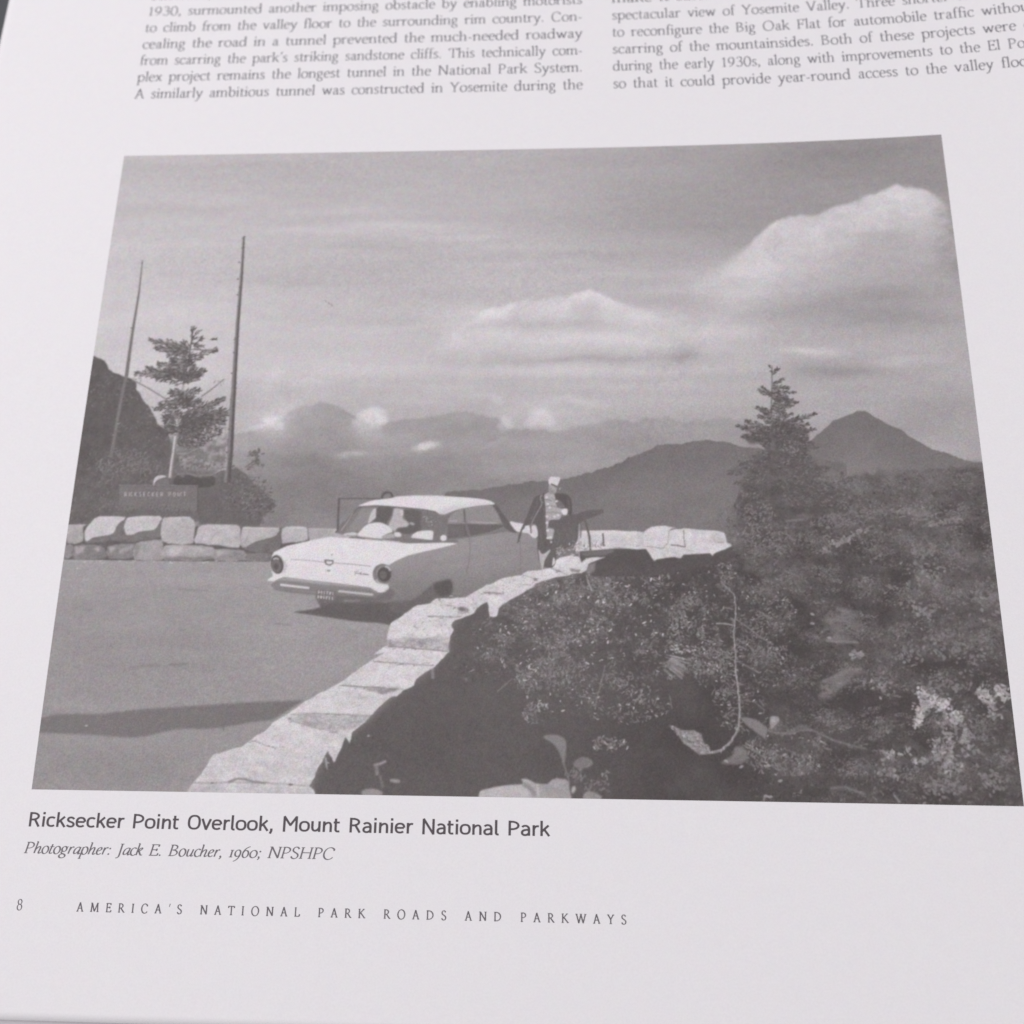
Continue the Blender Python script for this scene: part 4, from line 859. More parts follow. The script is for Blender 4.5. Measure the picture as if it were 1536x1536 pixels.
    line(tr('C', (228, 690), (300, 694), (400, 702), (480, 712)), 1.2, 150, None, .5, .9); line(tr('C', (550, 716), (700, 728), (820, 741)), 1.3, 140, None, .5, .9)
    fill(tr('C', (478, 690), (548, 696), (546, 722), (520, 738), (490, 730), (478, 712)), 110, None, .6); fill(tr('C', (492, 702), (538, 706), (535, 720), (515, 728), (494, 718)), 215, None, .5)
    dab(*tr('C', (535, 657))[0], 1.4, 1.4, 0, 130, .8); fill(ell(*tr('C', (510, 774))[0], 2.8, 1.5), 130, None, .5, .9); line(tr('C', (488, 765), (490, 780)), 1.2, 170, None, .5, .7)
    dab(*tr('C', (345, 765))[0], 1.4, 1.2, 0, 175, .7)
    # badge script
    scr = smooth_poly(tr('C', (700, 782), (735, 778), (712, 780), (708, 806), (706, 796), (726, 793), (735, 800), (742, 790), (746, 803), (752, 780), (752, 803), (764, 794), (758, 804), (772, 794), (768, 806), (780, 796), (780, 807), (790, 797), (792, 808), (800, 800), (806, 811)), 3, False)
    line(scr, .9, 100, None, .35, .85)
    # tail lamps
    fill(ell(*tr('C', (132, 728))[0], 11.2, 15.0, -10), 196, None, .6); fill(ell(*tr('C', (127, 728))[0], 9.6, 14.2, -10), 88, None, .6); fill(ell(*tr('C', (122, 738))[0], 7.4, 10.2, -8), 106, None, .8); fill(ell(*tr('C', (120, 742))[0], 3.4, 4.6), 84, None, .8)
    line(tr('C', (98, 690), (118, 680), (140, 690)), 2.2, 205, None, .6, .85); line(tr('C', (78, 670), (70, 695)), 3, 95, None, .7, .8); line(tr('C', (180, 700), (198, 740), (180, 785)), 2.6, 160, None, .8, .7)
    fill(ell(*tr('C', (908, 800))[0], 14.2, 15.2), 118, nm, .7); fill(ell(*tr('C', (918, 796))[0], 11.4, 12.4), 138, nm, .7); fill(ell(*tr('C', (924, 802))[0], 10.4, 11.2), 84, nm, .7); fill(ell(*tr('C', (915, 806))[0], 5.5, 6.4), 100, None, .8)
    line(tr('C', (930, 742), (955, 752), (968, 775)), 3, 188, None, .7, .85); line(tr('C', (862, 840), (885, 868), (950, 886)), 2.6, 205, None, .6, .8); line(tr('C', (845, 790), (850, 830), (880, 862)), 2, 150, None, .7, .6)
    # bumper
    fill(smooth_poly(tr('C', (125, 848), (180, 846), (350, 866), (500, 882), (650, 898), (800, 912), (850, 935), (930, 945), (945, 955), (900, 985), (840, 978), (600, 955), (430, 935), (250, 922), (120, 908), (80, 880)), 2), lambda x, y: 132 - 10 * y, nm, .7)
    line(tr('C', (110, 850), (180, 824), (350, 846), (500, 862), (650, 880), (810, 902), (870, 934)), 1.6, 140, None, .5, .9); line(tr('C', (200, 830), (350, 850), (500, 868), (660, 888)), 1.1, 170, None, .5, .7)
    line(tr('C', (150, 878), (250, 890), (366, 903)), 3.2, 205, None, .6, .95); line(tr('C', (582, 926), (700, 938), (842, 953)), 3.0, 192, None, .7, .9)
    fill(smooth_poly(tr('C', (105, 906), (250, 922), (420, 940), (415, 955), (250, 940), (120, 920)), 2), 118, nm, 1.0, .9)
    fill(smooth_poly(tr('C', (415, 975), (560, 950), (840, 978), (960, 905), (1000, 960), (900, 1010), (700, 1015), (560, 1010), (450, 1030), (430, 1000)), 2), 104, nm, 1.2, .9)
    line(tr('C', (620, 1000), (740, 995)), 2.4, 150, None, 1, .7)
    fill(tr('C', (420, 912), (564, 926), (556, 992), (412, 975)), 112, nm, .6)
    g = random.Random(3)
    for row in range(2):
        for k in range(6):
            x, y = tr('C', (436 + k * 21 - row * 4, 932 + row * 36 + k * 2.4))[0]
            line([(x, y - 2.4), (x + g.uniform(-.6, .6), y + 2.4)], 1.5, g.uniform(175, 215), None, .4, .9)
            if g.random() < .7: line([(x - 1, y + g.choice((-2, 0, 2))), (x + 2.4, y + g.choice((-2, 0, 2)))], 1.1, 195, None, .4, .9)
    # bonnet beyond the windscreen
    fill(smooth_poly(tr('D', (738, 474), (780, 480), (840, 490), (900, 505), (945, 530), (955, 570), (935, 602), (905, 585), (880, 562), (800, 552), (770, 525)), 2), 214, nm, .7)
paint_car()

# ---- timber frame seen behind the car, and the head above the roof
line(tr('C', (588, 236), (582, 350), (578, 475)), 2.8, 88, 'printed_sign_frame', .6); line(tr('C', (580, 238), (740, 237), (900, 240)), 2.0, 96, 'printed_sign_frame', .6); line(tr('C', (570, 480), (600, 440), (625, 410)), 2, 96, None, .6, .7)
fill(smooth_poly(tr('C', (898, 240), (905, 205), (925, 186), (950, 182), (978, 192), (994, 218), (992, 230), (950, 236))), 90, another('printed_person'), .6); fill(smooth_poly(tr('C', (915, 236), (930, 208), (955, 200), (972, 214), (972, 232)), 2), 136, None, .7, .9)

# ---- foreground parapet
def paint_parapet():
    nm = 'printed_parapet'
    tex = 24 * fbm(26, 15, 190, 5, .7) + 16 * fbm(5, 3.6, 191, 3, .75) - 7
    # far curve
    far = tr('E', (120, 300), (150, 288), (330, 285), (480, 290), (570, 291), (640, 301), (672, 276), (704, 259), (810, 251), (870, 264), (930, 272), (1060, 280), (1160, 286), (1220, 292), (1262, 305), (1275, 350), (1280, 380), (1312, 392), (1316, 408), (1270, 432), (1200, 455), (1178, 468), (1172, 486), (1150, 461), (1040, 468), (948, 472), (930, 502), (880, 490), (740, 510), (730, 532), (700, 490), (660, 428), (590, 432), (430, 424), (330, 432), (230, 440), (120, 450))
    fill(rough(far, .7, 2, 3), lambda x, y: 212 - 6 * y, nm, .7, 1, tex)
    for pts, w, t in ((((328, 312), (334, 350), (338, 405)), 1.8, 95), (((838, 285), (832, 345), (828, 385), (805, 408), (785, 428)), 1.5, 150), (((950, 282), (952, 350), (962, 412)), 1.5, 110), (((845, 282), (880, 272), (935, 270)), 2, 105), (((850, 398), (905, 402), (965, 415)), 2.2, 110), (((660, 408), (720, 414), (780, 426)), 1.4, 140), (((590, 348), (620, 325), (645, 308)), 1.4, 170), (((410, 415), (480, 420)), 1.3, 150), (((580, 410), (620, 400)), 1.3, 130), (((980, 440), (1030, 440)), 1, 150), (((1205, 378), (1260, 378)), 1.6, 120)):
        line(tr('E', *pts), w, t, None, .5, .8)
    fill(rough(tr('E', (1165, 300), (1255, 310), (1272, 372), (1200, 380), (1160, 350)), 1, 2, 2), 186, None, 1.2, .8, tex); fill(tr('E', (590, 360), (640, 320), (650, 420), (600, 425)), 192, None, 1.5, .7, tex); fill(tr('E', (1030, 360), (1050, 380), (1020, 430)), 188, None, 1.4, .6)
    # shadowed inner face between the two lengths of wall
    fill(rough(tr('E', (150, 450), (230, 441), (420, 428), (520, 428), (590, 436), (655, 432), (720, 522), (740, 512), (930, 504), (950, 474), (1150, 464), (1175, 488), (1240, 446), (1320, 412), (1330, 500), (1100, 560), (700, 640), (250, 640), (190, 560), (140, 480)), .8, 2, 8), 86, 'printed_parapet', .9, .92, SLOPE_TEX)
    fill(rough(tr('E', (160, 460), (240, 445), (400, 430), (420, 450), (330, 480), (180, 482)), .8, 2, 8), 112, None, 1, .8)
    # near length
    left = tr('D', (1480, 744), (1400, 748), (1330, 758), (1290, 790), (1274, 742), (1200, 735), (1130, 748), (1095, 772), (1080, 800), (1062, 830), (1000, 840), (950, 850), (880, 854), (845, 872), (835, 886), (760, 898), (700, 906), (660, 920), (620, 944), (560, 960), (480, 1008), (430, 1038), (380, 1058), (280, 1066), (180, 1064), (150, 1080), (130, 1102))
    left += tr('F', (300, 352), (240, 392), (190, 428), (145, 455), (118, 475), (104, 520), (94, 565), (95, 625), (40, 655), (0, 690)) + tr('G', (1060, 130), (1000, 165), (930, 212), (900, 232), (800, 300), (720, 340), (640, 388), (610, 412), (580, 434), (500, 480), (455, 528), (390, 570), (345, 602), (260, 625), (205, 640), (180, 668), (165, 700), (140, 740), (100, 782), (80, 810), (50, 860))
    right = tr('G', (710, 860), (705, 822), (680, 802), (705, 760), (712, 735), (745, 680), (775, 622), (795, 660), (806, 682), (830, 630), (845, 600), (862, 552), (882, 585), (895, 530), (960, 480), (1000, 438), (1040, 395), (1075, 365), (1100, 350), (1120, 350), (1150, 320), (1205, 295), (1215, 265), (1280, 220), (1330, 180), (1370, 135))
    right += tr('F', (515, 668), (510, 610), (522, 560), (545, 520), (528, 490), (545, 458), (590, 445), (640, 425), (690, 405), (700, 378), (735, 350), (772, 332), (782, 360), (788, 430), (815, 432), (836, 428), (848, 375), (900, 335), (960, 300), (1000, 278), (1080, 232), (1100, 205), (1180, 182), (1260, 160), (1335, 148)) + tr('D', (1205, 880), (1290, 870), (1330, 850), (1345, 800), (1400, 775))
    fill(rough(left + right, 1.7, 3, 6), lambda x, y: 210 - 8 * smoothstep(.5, 1, y), nm, .6, 1, tex)
    def gray(k, pts, t, a=.85, s=1.3): fill(rough(tr(k, *pts), 1.0, 2, 9), t, None, s, a, 1.6 * tex)
    gray('F', ((95, 585), (150, 590), (220, 575), (330, 580), (450, 565), (515, 570), (515, 665), (400, 655), (250, 640), (100, 632)), 170)
    line(tr('F', (100, 632), (250, 642), (400, 655), (515, 668)), 1.6, 135, None, .6, .8); line(tr('F', (100, 590), (220, 576), (330, 582), (450, 566)), 1.4, 150, None, .8, .6)
    gray('G', ((850, 296), (900, 300), (1000, 308), (1110, 305), (1140, 310), (1090, 330), (1050, 342), (980, 320)), 142); line(tr('G', (840, 294), (960, 303), (1060, 306)), 1.8, 128, None, .7, .8)
    gray('G', ((570, 462), (600, 445), (650, 438), (760, 442), (860, 440), (990, 450), (960, 478), (895, 515), (820, 530), (740, 512), (650, 492)), 176); line(tr('G', (590, 440), (640, 432), (760, 438), (880, 440), (995, 446)), 1.5, 150, None, .8, .7); line(tr('G', (575, 462), (640, 475)), 2.4, 150, None, 1.2, .7)
    gray('G', ((780, 330), (900, 318), (1000, 335), (1040, 350), (960, 370), (860, 345)), 192, .6); line(tr('G', (880, 412), (940, 392)), 1.4, 145, None, .8, .6); line(tr('G', (790, 350), (820, 345)), 1.2, 150, None, .8, .6)
    line(tr('G', (1000, 175), (1090, 180), (1160, 188), (1230, 193), (1300, 196)), 1.4, 150, None, .6, .8); line(tr('G', (1240, 185), (1290, 180)), 1.2, 140, None, .6, .7); gray('G', ((1255, 155), (1300, 150), (1290, 165)), 150, .7)
    line(tr('G', (100, 782), (190, 785), (280, 780), (400, 782), (480, 785), (580, 790), (680, 800)), 2.0, 140, None, .8, .75); line(tr('G', (275, 780), (320, 763), (360, 765), (400, 778), (470, 785)), 3.4, 122, None, .8, .85); dab(*tr('G', (588, 792))[0], 4, 1.8, 0, 105, .9); dab(*tr('G', (195, 784))[0], 3, 1.3, 0, 115, .8)
    fill(tr('G', (80, 800), (400, 790), (690, 806), (710, 860), (40, 860)), 184, None, 1.6, .6, tex)
    fill(tr('G', (758, 655), (768, 660), (774, 720), (762, 700)), 170, None, .6, .8)
    line(tr('F', (745, 266), (820, 268), (885, 274)), 1.6, 120, None, .6, .8); line(tr('F', (370, 426), (480, 428), (560, 434)), 1.4, 150, None, .6, .7); line(tr('F', (990, 210), (1070, 216)), 1.6, 150, None, .6, .8)
    gray('F', ((568, 368), (610, 362), (650, 378), (655, 395), (600, 400), (575, 385)), 118); line(tr('F', (570, 400), (600, 410), (640, 400), (655, 410)), 1.5, 130, None, .6, .8); line(tr('F', (565, 432), (600, 428)), 1.4, 120, None, .6, .8)
    for p, w in (((280, 495), 2), ((345, 515), 1.6), ((385, 460), 1.6), ((335, 470), 1.4), ((460, 490), 1.8), ((290, 505), 1.4)): dab(*tr('F', p)[0], 3, w * .6, rnd.uniform(-1, 1), 150, .7)
    gray('D', ((1195, 830), (1230, 835), (1290, 845), (1270, 865), (1215, 862)), 130, .8, .8); dab(*tr('D', (935, 915))[0], 4, 1.6, 0, 120, .8); line(tr('D', (1290, 795), (1330, 762), (1390, 750)), 1.4, 150, None, .8, .6)
    fill(rough(tr('D', (1350, 800), (1400, 790), (1390, 850), (1340, 890), (1330, 850)), 1, 2, 3), 142, None, 1.3, .8)
    for _ in range(900):
        i = rnd.randrange(len(left)); a = left[i]; b = right[rnd.randrange(len(right))]
        if abs(a[1] - b[1]) > 60: continue
        t = rnd.random(); dab(a[0] + (b[0] - a[0]) * t, a[1] + (b[1] - a[1]) * t, rnd.uniform(1, 3), rnd.uniform(.6, 1.1), rnd.uniform(-.6, .6), rnd.choice((150, 165, 175, 185, 222)), rnd.uniform(.3, .75))
    for k, pts in (('G', ((1000, 175), (1100, 182), (1200, 188), (1300, 196))), ('G', ((842, 294), (960, 304), (1060, 308), (1140, 312))), ('G', ((585, 442), (700, 436), (850, 440), (995, 447))), ('G', ((575, 462), (650, 490), (740, 512), (820, 530))), ('F', ((100, 630), (250, 641), (400, 654), (515, 667))), ('F', ((370, 426), (470, 428), (565, 434))), ('F', ((745, 266), (885, 274))), ('D', ((840, 886), (900, 900), (960, 930))), ('D', ((1062, 830), (1120, 850), (1180, 880))), ('G', ((390, 570), (470, 600), (560, 605))), ('F', ((440, 306), (470, 350), (560, 362)))):
        p = rough(tr(k, *pts), 1.6, 3, int(pts[0][0]), False); line(p, 1.3, 122, None, .55, .6, .8)
        for _ in range(7): x, y = p[rnd.randrange(len(p))]; dab(x + rnd.uniform(-3, 3), y + rnd.uniform(-1, 3), rnd.uniform(1.5, 4), rnd.uniform(.7, 1.4), rnd.uniform(-.3, .3), rnd.uniform(120, 150), .6)
    # grey-lit inner face at lower right edge of the stones
    line(tr('F', (700, 380), (740, 348), (772, 334)), 1.4, 120, None, .7, .7)
    fill(rough(tr('F', (700, 380), (740, 350), (772, 335), (785, 420), (780, 440), (700, 450), (680, 410)), .8, 2, 4), 92, None, .8, .95)
paint_parapet()

# ---- visitor and the camp stool beside the wall
def paint_person():
    nm = 'printed_person'
    def f(pts, t, soft=.5, a=1.0, n=nm): fill(smooth_poly(tr('P', *pts), 2), t, n, soft, a)
    f(((440, 1170), (470, 1060), (560, 1000), (680, 1040), (900, 960), (1010, 1000), (1000, 1100), (880, 1160), (820, 1190), (740, 1190), (715, 1300), (700, 1400), (650, 1460), (560, 1450), (490, 1420), (455, 1290)), 96)
    f(((455, 1190), (490, 1235), (520, 1262), (580, 1225), (625, 1188), (622, 1230), (570, 1310), (545, 1370), (530, 1450), (515, 1510), (500, 1450), (480, 1380), (468, 1290)), 172)
    f(((670, 1310), (690, 1330), (700, 1380), (680, 1410), (655, 1430)), 205, .5)
    f(((435, 425), (500, 395), (560, 375), (600, 385), (560, 450), (570, 560), (575, 700), (585, 900), (640, 1060), (650, 1130), (630, 1190), (540, 1220), (460, 1190), (440, 1120), (455, 1000), (430, 850), (380, 820), (345, 835), (330, 880), (240, 900), (215, 960), (180, 1080), (150, 1100), (185, 960), (215, 880), (270, 760), (320, 640), (365, 520), (400, 450)), 94)
    f(((690, 395), (780, 385), (860, 400), (920, 450), (938, 520), (942, 620), (935, 690), (885, 695), (850, 640), (790, 600), (720, 560), (690, 480)), 88)
    f(((560, 780), (640, 760), (760, 740), (940, 690), (1030, 720), (1035, 960), (1010, 1080), (900, 1160), (760, 1160), (680, 1080), (660, 940), (600, 880)), 98)
    f(((545, 405), (600, 372), (650, 380), (690, 410), (705, 475), (740, 500), (770, 580), (800, 610), (790, 700), (760, 762), (690, 765), (610, 780), (600, 860), (590, 890), (680, 900), (675, 970), (655, 1050), (600, 1045), (580, 1000), (570, 900), (565, 760), (560, 600), (545, 470)), 166)
    f(((790, 620), (872, 606), (872, 685), (810, 695)), 212)
    f(((700, 470), (760, 490), (830, 560), (820, 600), (730, 590)), 112)
    for p, w, t in ((((560, 480), (610, 478), (650, 500)), 2.2, 105), (((570, 575), (640, 570), (760, 585)), 1.6, 118), (((570, 665), (680, 660), (780, 675)), 1.8, 118), (((565, 765), (600, 770)), 2, 110), (((640, 560), (650, 760)), 1.4, 140), (((600, 500), (600, 760)), 1.2, 150), (((710, 590), (712, 760)), 1.4, 145), (((575, 960), (680, 960)), 2.4, 150), (((600, 880), (680, 905)), 1.6, 160), (((660, 440), (690, 520)), 1.6, 130)):
        line(tr('P', *p), w, t, None, .7, .5)
    for p in ((575, 445), (590, 540), (620, 590), (740, 700), (690, 720), (580, 720), (720, 500), (630, 1020), (590, 1030), (580, 810), (590, 920)): dab(*tr('P', p)[0], 2.6, 2.0, 0, 214, .8)
    dab(*tr('P', (640, 1088))[0], 2, 2.4, 0, 185, .8)
    line(tr('P', (510, 405), (488, 440), (490, 480), (512, 515), (500, 560), (430, 680), (370, 790), (350, 860)), 1.5, 160, None, .5, .9, 1.2)
    f(((368, 858), (400, 845), (430, 870), (444, 960), (436, 1012), (398, 1018), (364, 980)), 200, .6, 1, None); fill(tr('P', (262, 858), (330, 842), (328, 946), (246, 952)), 208, None, .5); line(tr('P', (345, 845), (348, 900), (352, 965)), 2.2, 105, None, .5, .9)
    # head
    f(((605, 350), (605, 300), (612, 250), (640, 235), (700, 240), (740, 270), (735, 330), (700, 380), (650, 400), (615, 390)), 158)
    f(((605, 350), (612, 310), (640, 330), (690, 372), (650, 400), (615, 390)), 138, .8, .7)
    f(((735, 240), (770, 200), (800, 215), (800, 280), (785, 330), (770, 375), (725, 370), (715, 330), (735, 300)), 112)
    f(((604, 240), (604, 195), (620, 160), (650, 143), (680, 150), (720, 150), (768, 158), (770, 180), (755, 220), (735, 265), (700, 262), (655, 242), (625, 262)), 208)
    line(tr('P', (638, 248), (680, 270), (735, 300)), 1.5, 80, None, .4, .95); dab(*tr('P', (765, 318))[0], 1.4, 2.2, 0, 165, .8); dab(*tr('P', (650, 345))[0], 2.4, .8, 0, 140, .7); dab(*tr('P', (620, 300))[0], 1.4, 1.0, 0, 135, .6); dab(*tr('P', (730, 165))[0], 2, 1, .4, 165, .6)
    for p in ((625, 175), (660, 165), (700, 190), (740, 175), (640, 205), (680, 225), (720, 215)): dab(*tr('P', p)[0], rnd.uniform(1.4, 2.6), .8, rnd.uniform(-1.4, 1.4), 182, .5)
    for p in ((640, 320), (700, 300), (670, 360)): dab(*tr('P', p)[0], 1.8, 1.0, rnd.uniform(-1, 1), 118, .5)
    for p in (((450, 470), (420, 600), (350, 760)), ((880, 440), (900, 560), (905, 660)), ((540, 600), (550, 800), (560, 980)), ((480, 900), (500, 1050), (520, 1150)), ((800, 850), (860, 950), (900, 1080)), ((720, 880), (760, 1000), (740, 1120))): line(tr('P', *p), 1.6, 116, None, .8, .5)
    # stool and bits on the wall
    s = 'printed_camp_stool'
    fill(smooth_poly(tr('D', (1060, 500), (1110, 470), (1200, 440), (1280, 405), (1340, 388), (1445, 380), (1462, 398), (1440, 418), (1380, 440), (1300, 470), (1270, 500), (1180, 520), (1080, 530)), 2), 97, s, .6)
    line(tr('D', (1318, 465), (1335, 520), (1352, 590), (1360, 695)), 3.2, 95, s, .6); line(tr('D', (1275, 490), (1272, 620), (1274, 750)), 1.8, 162, s, .5, .9); line(tr('D', (1290, 480), (1285, 600)), 2, 110, s, .6, .9); line(tr('D', (1456, 562), (1460, 665)), 1.8, 100, None, .5, .9)
    clump(*tr('D', (1320, 655))[0], 12, 7, 30, (120, 175), (1.5, 3), (.8, 1.4)); clump(*tr('D', (1410, 655))[0], 12, 5, 16, (120, 160), (1.5, 3), (.7, 1.2)); clump(*tr('D', (1130, 700))[0], 8, 8, 24, (125, 185), (1.5, 3), (.8, 1.4)); clump(*tr('D', (1235, 680))[0], 9, 12, 26, (130, 205), (1.5, 3), (.8, 1.4))
    line(tr('D', (1200, 520), (1235, 600), (1225, 680)), 3, 104, None, .8, .8)
paint_person()
# the low plants in front of the near wall
clump(*tr('J', (560, 240))[0], 20, 16, 50, (98, 140), (2, 4), (.9, 1.5)); line(tr('J', (630, 170), (640, 215), (660, 262)), 2, 165, None, .6, .8); line(tr('D', (990, 840), (988, 900)), 1.5, 175, None, .5, .7)

# ---- right conifer
def paint_conifer():
    nm = 'printed_conifer'
    line(tr('H', (655, 95), (655, 250), (650, 400), (652, 520)), 1.4, 108, nm, .5, .95, 2.6)
    fill(rough(tr('H', (420, 640), (560, 600), (640, 560), (700, 500), (800, 540), (930, 580), (930, 740), (960, 880), (1090, 880), (960, 980), (1150, 1040), (1320, 1100), (1250, 1230), (1000, 1280), (860, 1230), (740, 1300), (640, 1250), (440, 1120), (400, 1020), (480, 920), (560, 820), (620, 760), (600, 700)), 9, 4, 14), 87, nm, 1.4, .85, 14 * fbm(14, 10, 210, 4, .7))
    B = [((655, 150), (635, 92), 8, 2.5), ((660, 160), (718, 100), 16, 3), ((655, 150), (690, 120), 10, 3), ((660, 240), (750, 195), 20, 4), ((660, 270), (800, 262), 26, 5), ((655, 320), (545, 275), 34, 6), ((650, 330), (580, 255), 16, 4), ((660, 300), (840, 300), 30, 5), ((660, 350), (860, 375), 46, 6), ((660, 390), (830, 400), 50, 7), ((655, 330), (780, 345), 40, 8), ((650, 460), (535, 415), 40, 6), ((650, 480), (545, 490), 36, 7), ((650, 430), (760, 440), 40, 8), ((655, 500), (815, 465), 34, 6), ((650, 520), (600, 520), 20, 7),
         ((660, 560), (860, 495), 60, 8), ((700, 560), (1000, 460), 60, 7), ((700, 590), (940, 540), 70, 8), ((720, 620), (995, 580), 60, 7), ((640, 590), (450, 520), 60, 7), ((640, 610), (380, 560), 70, 7), ((640, 640), (420, 640), 70, 9), ((680, 640), (930, 650), 110, 11), ((660, 610), (760, 610), 90, 12), ((680, 690), (970, 690), 90, 11), ((650, 680), (560, 690), 50, 9), ((680, 720), (1010, 730), 60, 8), ((720, 760), (960, 800), 80, 10),
         ((640, 780), (500, 800), 60, 11), ((600, 820), (400, 850), 80, 11), ((580, 860), (310, 920), 80, 11), ((700, 850), (1000, 850), 110, 13), ((760, 900), (1105, 890), 90, 9), ((800, 960), (1100, 960), 80, 10), ((640, 900), (480, 980), 80, 14), ((560, 960), (370, 1000), 60, 10), ((700, 980), (960, 1040), 110, 16), ((900, 1040), (1240, 1020), 90, 12), ((600, 1050), (430, 1090), 70, 12), ((1180, 925), (1220, 930), 16, 4), ((900, 1130), (1300, 1110), 110, 14), ((740, 1100), (960, 1150), 100, 15), ((640, 1150), (460, 1180), 50, 10)]
    for a, b, n, sp in B:
        (x0, y0), (x1, y1) = tr('H', a, b)
        n = int(n * 1.25)
        low = smoothstep(560, 900, (a[1] + b[1]) / 2)
        spray(x0, y0, x1, y1, n, sp * .8, (74 + 7 * low, 98 + 9 * low), (1.6, 4.0), (.7, 1.4), 50, nm, (.5, .9), .5 if n > 24 else 0)
        spray(x0, y0, x1, y1, max(n // 8, 2), sp * .7, (128, 152 - 8 * low), (1.2, 2.6), (.6, 1.0), 45, None, (.4, .85))
    clump(*tr('H', (790, 720))[0], 16, 10, 40, (120, 150), (1.4, 3), (.7, 1.2)); clump(*tr('H', (690, 460))[0], 10, 12, 20, (130, 165), (1.4, 3), (.7, 1.2))
    line(tr('H', (630, 800), (628, 1000), (632, 1300)), 3, 108, None, 1.4, .22); line(tr('H', (760, 1290), (900, 1275)), 2.4, 140, None, .9, .6); line(tr('H', (750, 1310), (890, 1320)), 2.2, 80, None, .9, .6)
    clump(*tr('H', (560, 1230))[0], 24, 16, 70, (108, 138), (1.5, 3.2), (.8, 1.4)); clump(*tr('H', (1150, 1000))[0], 34, 20, 70, (108, 132), (1.5, 3.2), (.8, 1.4)); clump(*tr('H', (380, 1260))[0], 30, 24, 80, (100, 125), (1.6, 3.6), (.9, 1.6)); clump(*tr('H', (260, 1270))[0], 20, 16, 30, (100, 128), (1.4, 3), (.8, 1.3))
    clump(*tr('H', (1250, 1200))[0], 40, 26, 110, (92, 126), (1.6, 3.6), (.9, 1.6)); clump(*tr('H', (420, 800))[0], 18, 14, 40, (108, 130), (1.6, 3.6), (.9, 1.6)); clump(*tr('H', (560, 1400))[0], 26, 20, 80, (102, 140), (1.6, 3.6), (.9, 1.6)); clump(*tr('H', (720, 1420))[0], 30, 16, 80, (94, 128), (1.6, 3.6), (.9, 1.6))
paint_conifer()

# ---- sign lettering (small stroke capitals)
def paint_sign_letters():
    caps = {'R': [((0, 0), (0, 1), (.6, .95), (.65, .6), (0, .5)), ((.25, .5), (.7, 0))], 'I': [((.1, 0), (.1, 1))], 'C': [((.7, .9), (.3, 1), (0, .6), (.1, .1), (.7, .1))], 'K': [((0, 0), (0, 1)), ((.65, 1), (0, .45), (.7, 0))], 'S': [((.65, .9), (.2, 1), (.05, .7), (.6, .4), (.5, .02), (0, .1))], 'E': [((.6, 1), (0, 1), (0, 0), (.6, 0)), ((0, .5), (.5, .5))], 'P': [((0, 0), (0, 1), (.6, .95), (.65, .55), (0, .45))], 'O': [((.35, 1), (0, .7), (0, .3), (.35, 0), (.7, .3), (.7, .7), (.35, 1))], 'N': [((0, 0), (0, 1), (.65, 0), (.65, 1))], 'T': [((0, 1), (.7, 1)), ((.35, 1), (.35, 0))]}
    x = 382
    for ch in 'RICKSECKER POINT':
        if ch == ' ': x += 22; continue
        for s in caps[ch]:
            line(tr('B', *[(x + px * 17, 412 - py * 24) for px, py in s]), 1.3, 178, None, .35, .85)
        x += 10 if ch == 'I' else 25.5
paint_sign_letters()

# ---- ink grain of the whole print
def finish_print():
    global T
    # density curve of the printing: how each traced grey comes out on this paper
    T = np.interp(T, [70, 80, 86, 95, 108, 120, 131, 140, 150, 158, 170, 185, 201, 212, 222], [78, 87, 93, 105, 119, 127, 136, 147, 158, 167, 181, 196, 209, 217, 224])
    T = blur(T, .65)
    n = np.random.default_rng(5).normal(0, 1, T.shape)
    T = T + 2.6 * blur(n, 0.8) * 1.9 + 1.2 * fbm(7, 6, 220, 2)
finish_print()

# ------------------------------------------------------------------ the book
book = empty('open_book', None, (0, 0, 0))
book['label'] = 'open book page with a black and white overlook photograph, caption and two columns of text'
book['category'] = 'book'

def sheet(name, u0, u1, v0, v1, nu, nv, mat, lift, parent, thick=0.00011, rot=0.0, dz=lambda u, v: 0 * u):
    us = np.linspace(u0, u1, nu + 1); vs = np.linspace(v0, v1, nv + 1)
    U, V = np.meshgrid(us, vs)
    cu, cv = 0.5, -0.4
    if rot:
        c, s = math.cos(rot), math.sin(rot)
        U2 = cu + (U - cu) * c - (V - cv) * s; V2 = cv + (U - cu) * s + (V - cv) * c
    else: U2, V2 = U, V
    top = page_point(U2, V2, lift).reshape(-1, 3); top[:, 2] += np.asarray(dz(U2, V2)).ravel()
    bot = top.copy(); bot[:, 2] -= thick
    n = len(top); w = nu + 1
    i, j = np.meshgrid(np.arange(nu), np.arange(nv)); a = (j * w + i).ravel()
    q = np.stack([a, a + 1, a + 1 + w, a + w], -1)
    rim = list(range(0, nu)) + [nu + w * k for k in range(nv)] + [nv * w + k for k in range(nu, 0, -1)] + [w * k for k in range(nv, 0, -1)]
    rim = np.array(rim); nx = np.roll(rim, -1)
    sides = np.stack([rim + n, nx + n, nx, rim], -1)
    quads = np.concatenate([q, q[:, ::-1] + n, sides])
    o = quad_mesh(name, np.concatenate([top, bot]), quads, mat, parent)
    o.data.polygons.foreach_set('use_smooth', np.concatenate([np.ones(2 * len(q), bool), np.zeros(len(sides), bool)]))
    return o

page = sheet('page', -0.1918, 1.42, -0.9815, 0.98, 210, 250, M_PAPER, 0.0, book)
lower = sheet('lower_leaf', -0.186, 1.42, -0.9985, 0.975, 60, 70, M_UNDER, -0.0009, book, rot=0.0)

photo = empty('printed_photograph', book)
photo['label'] = 'black and white printed photograph of a parked car and a stone wall at a mountain overlook'

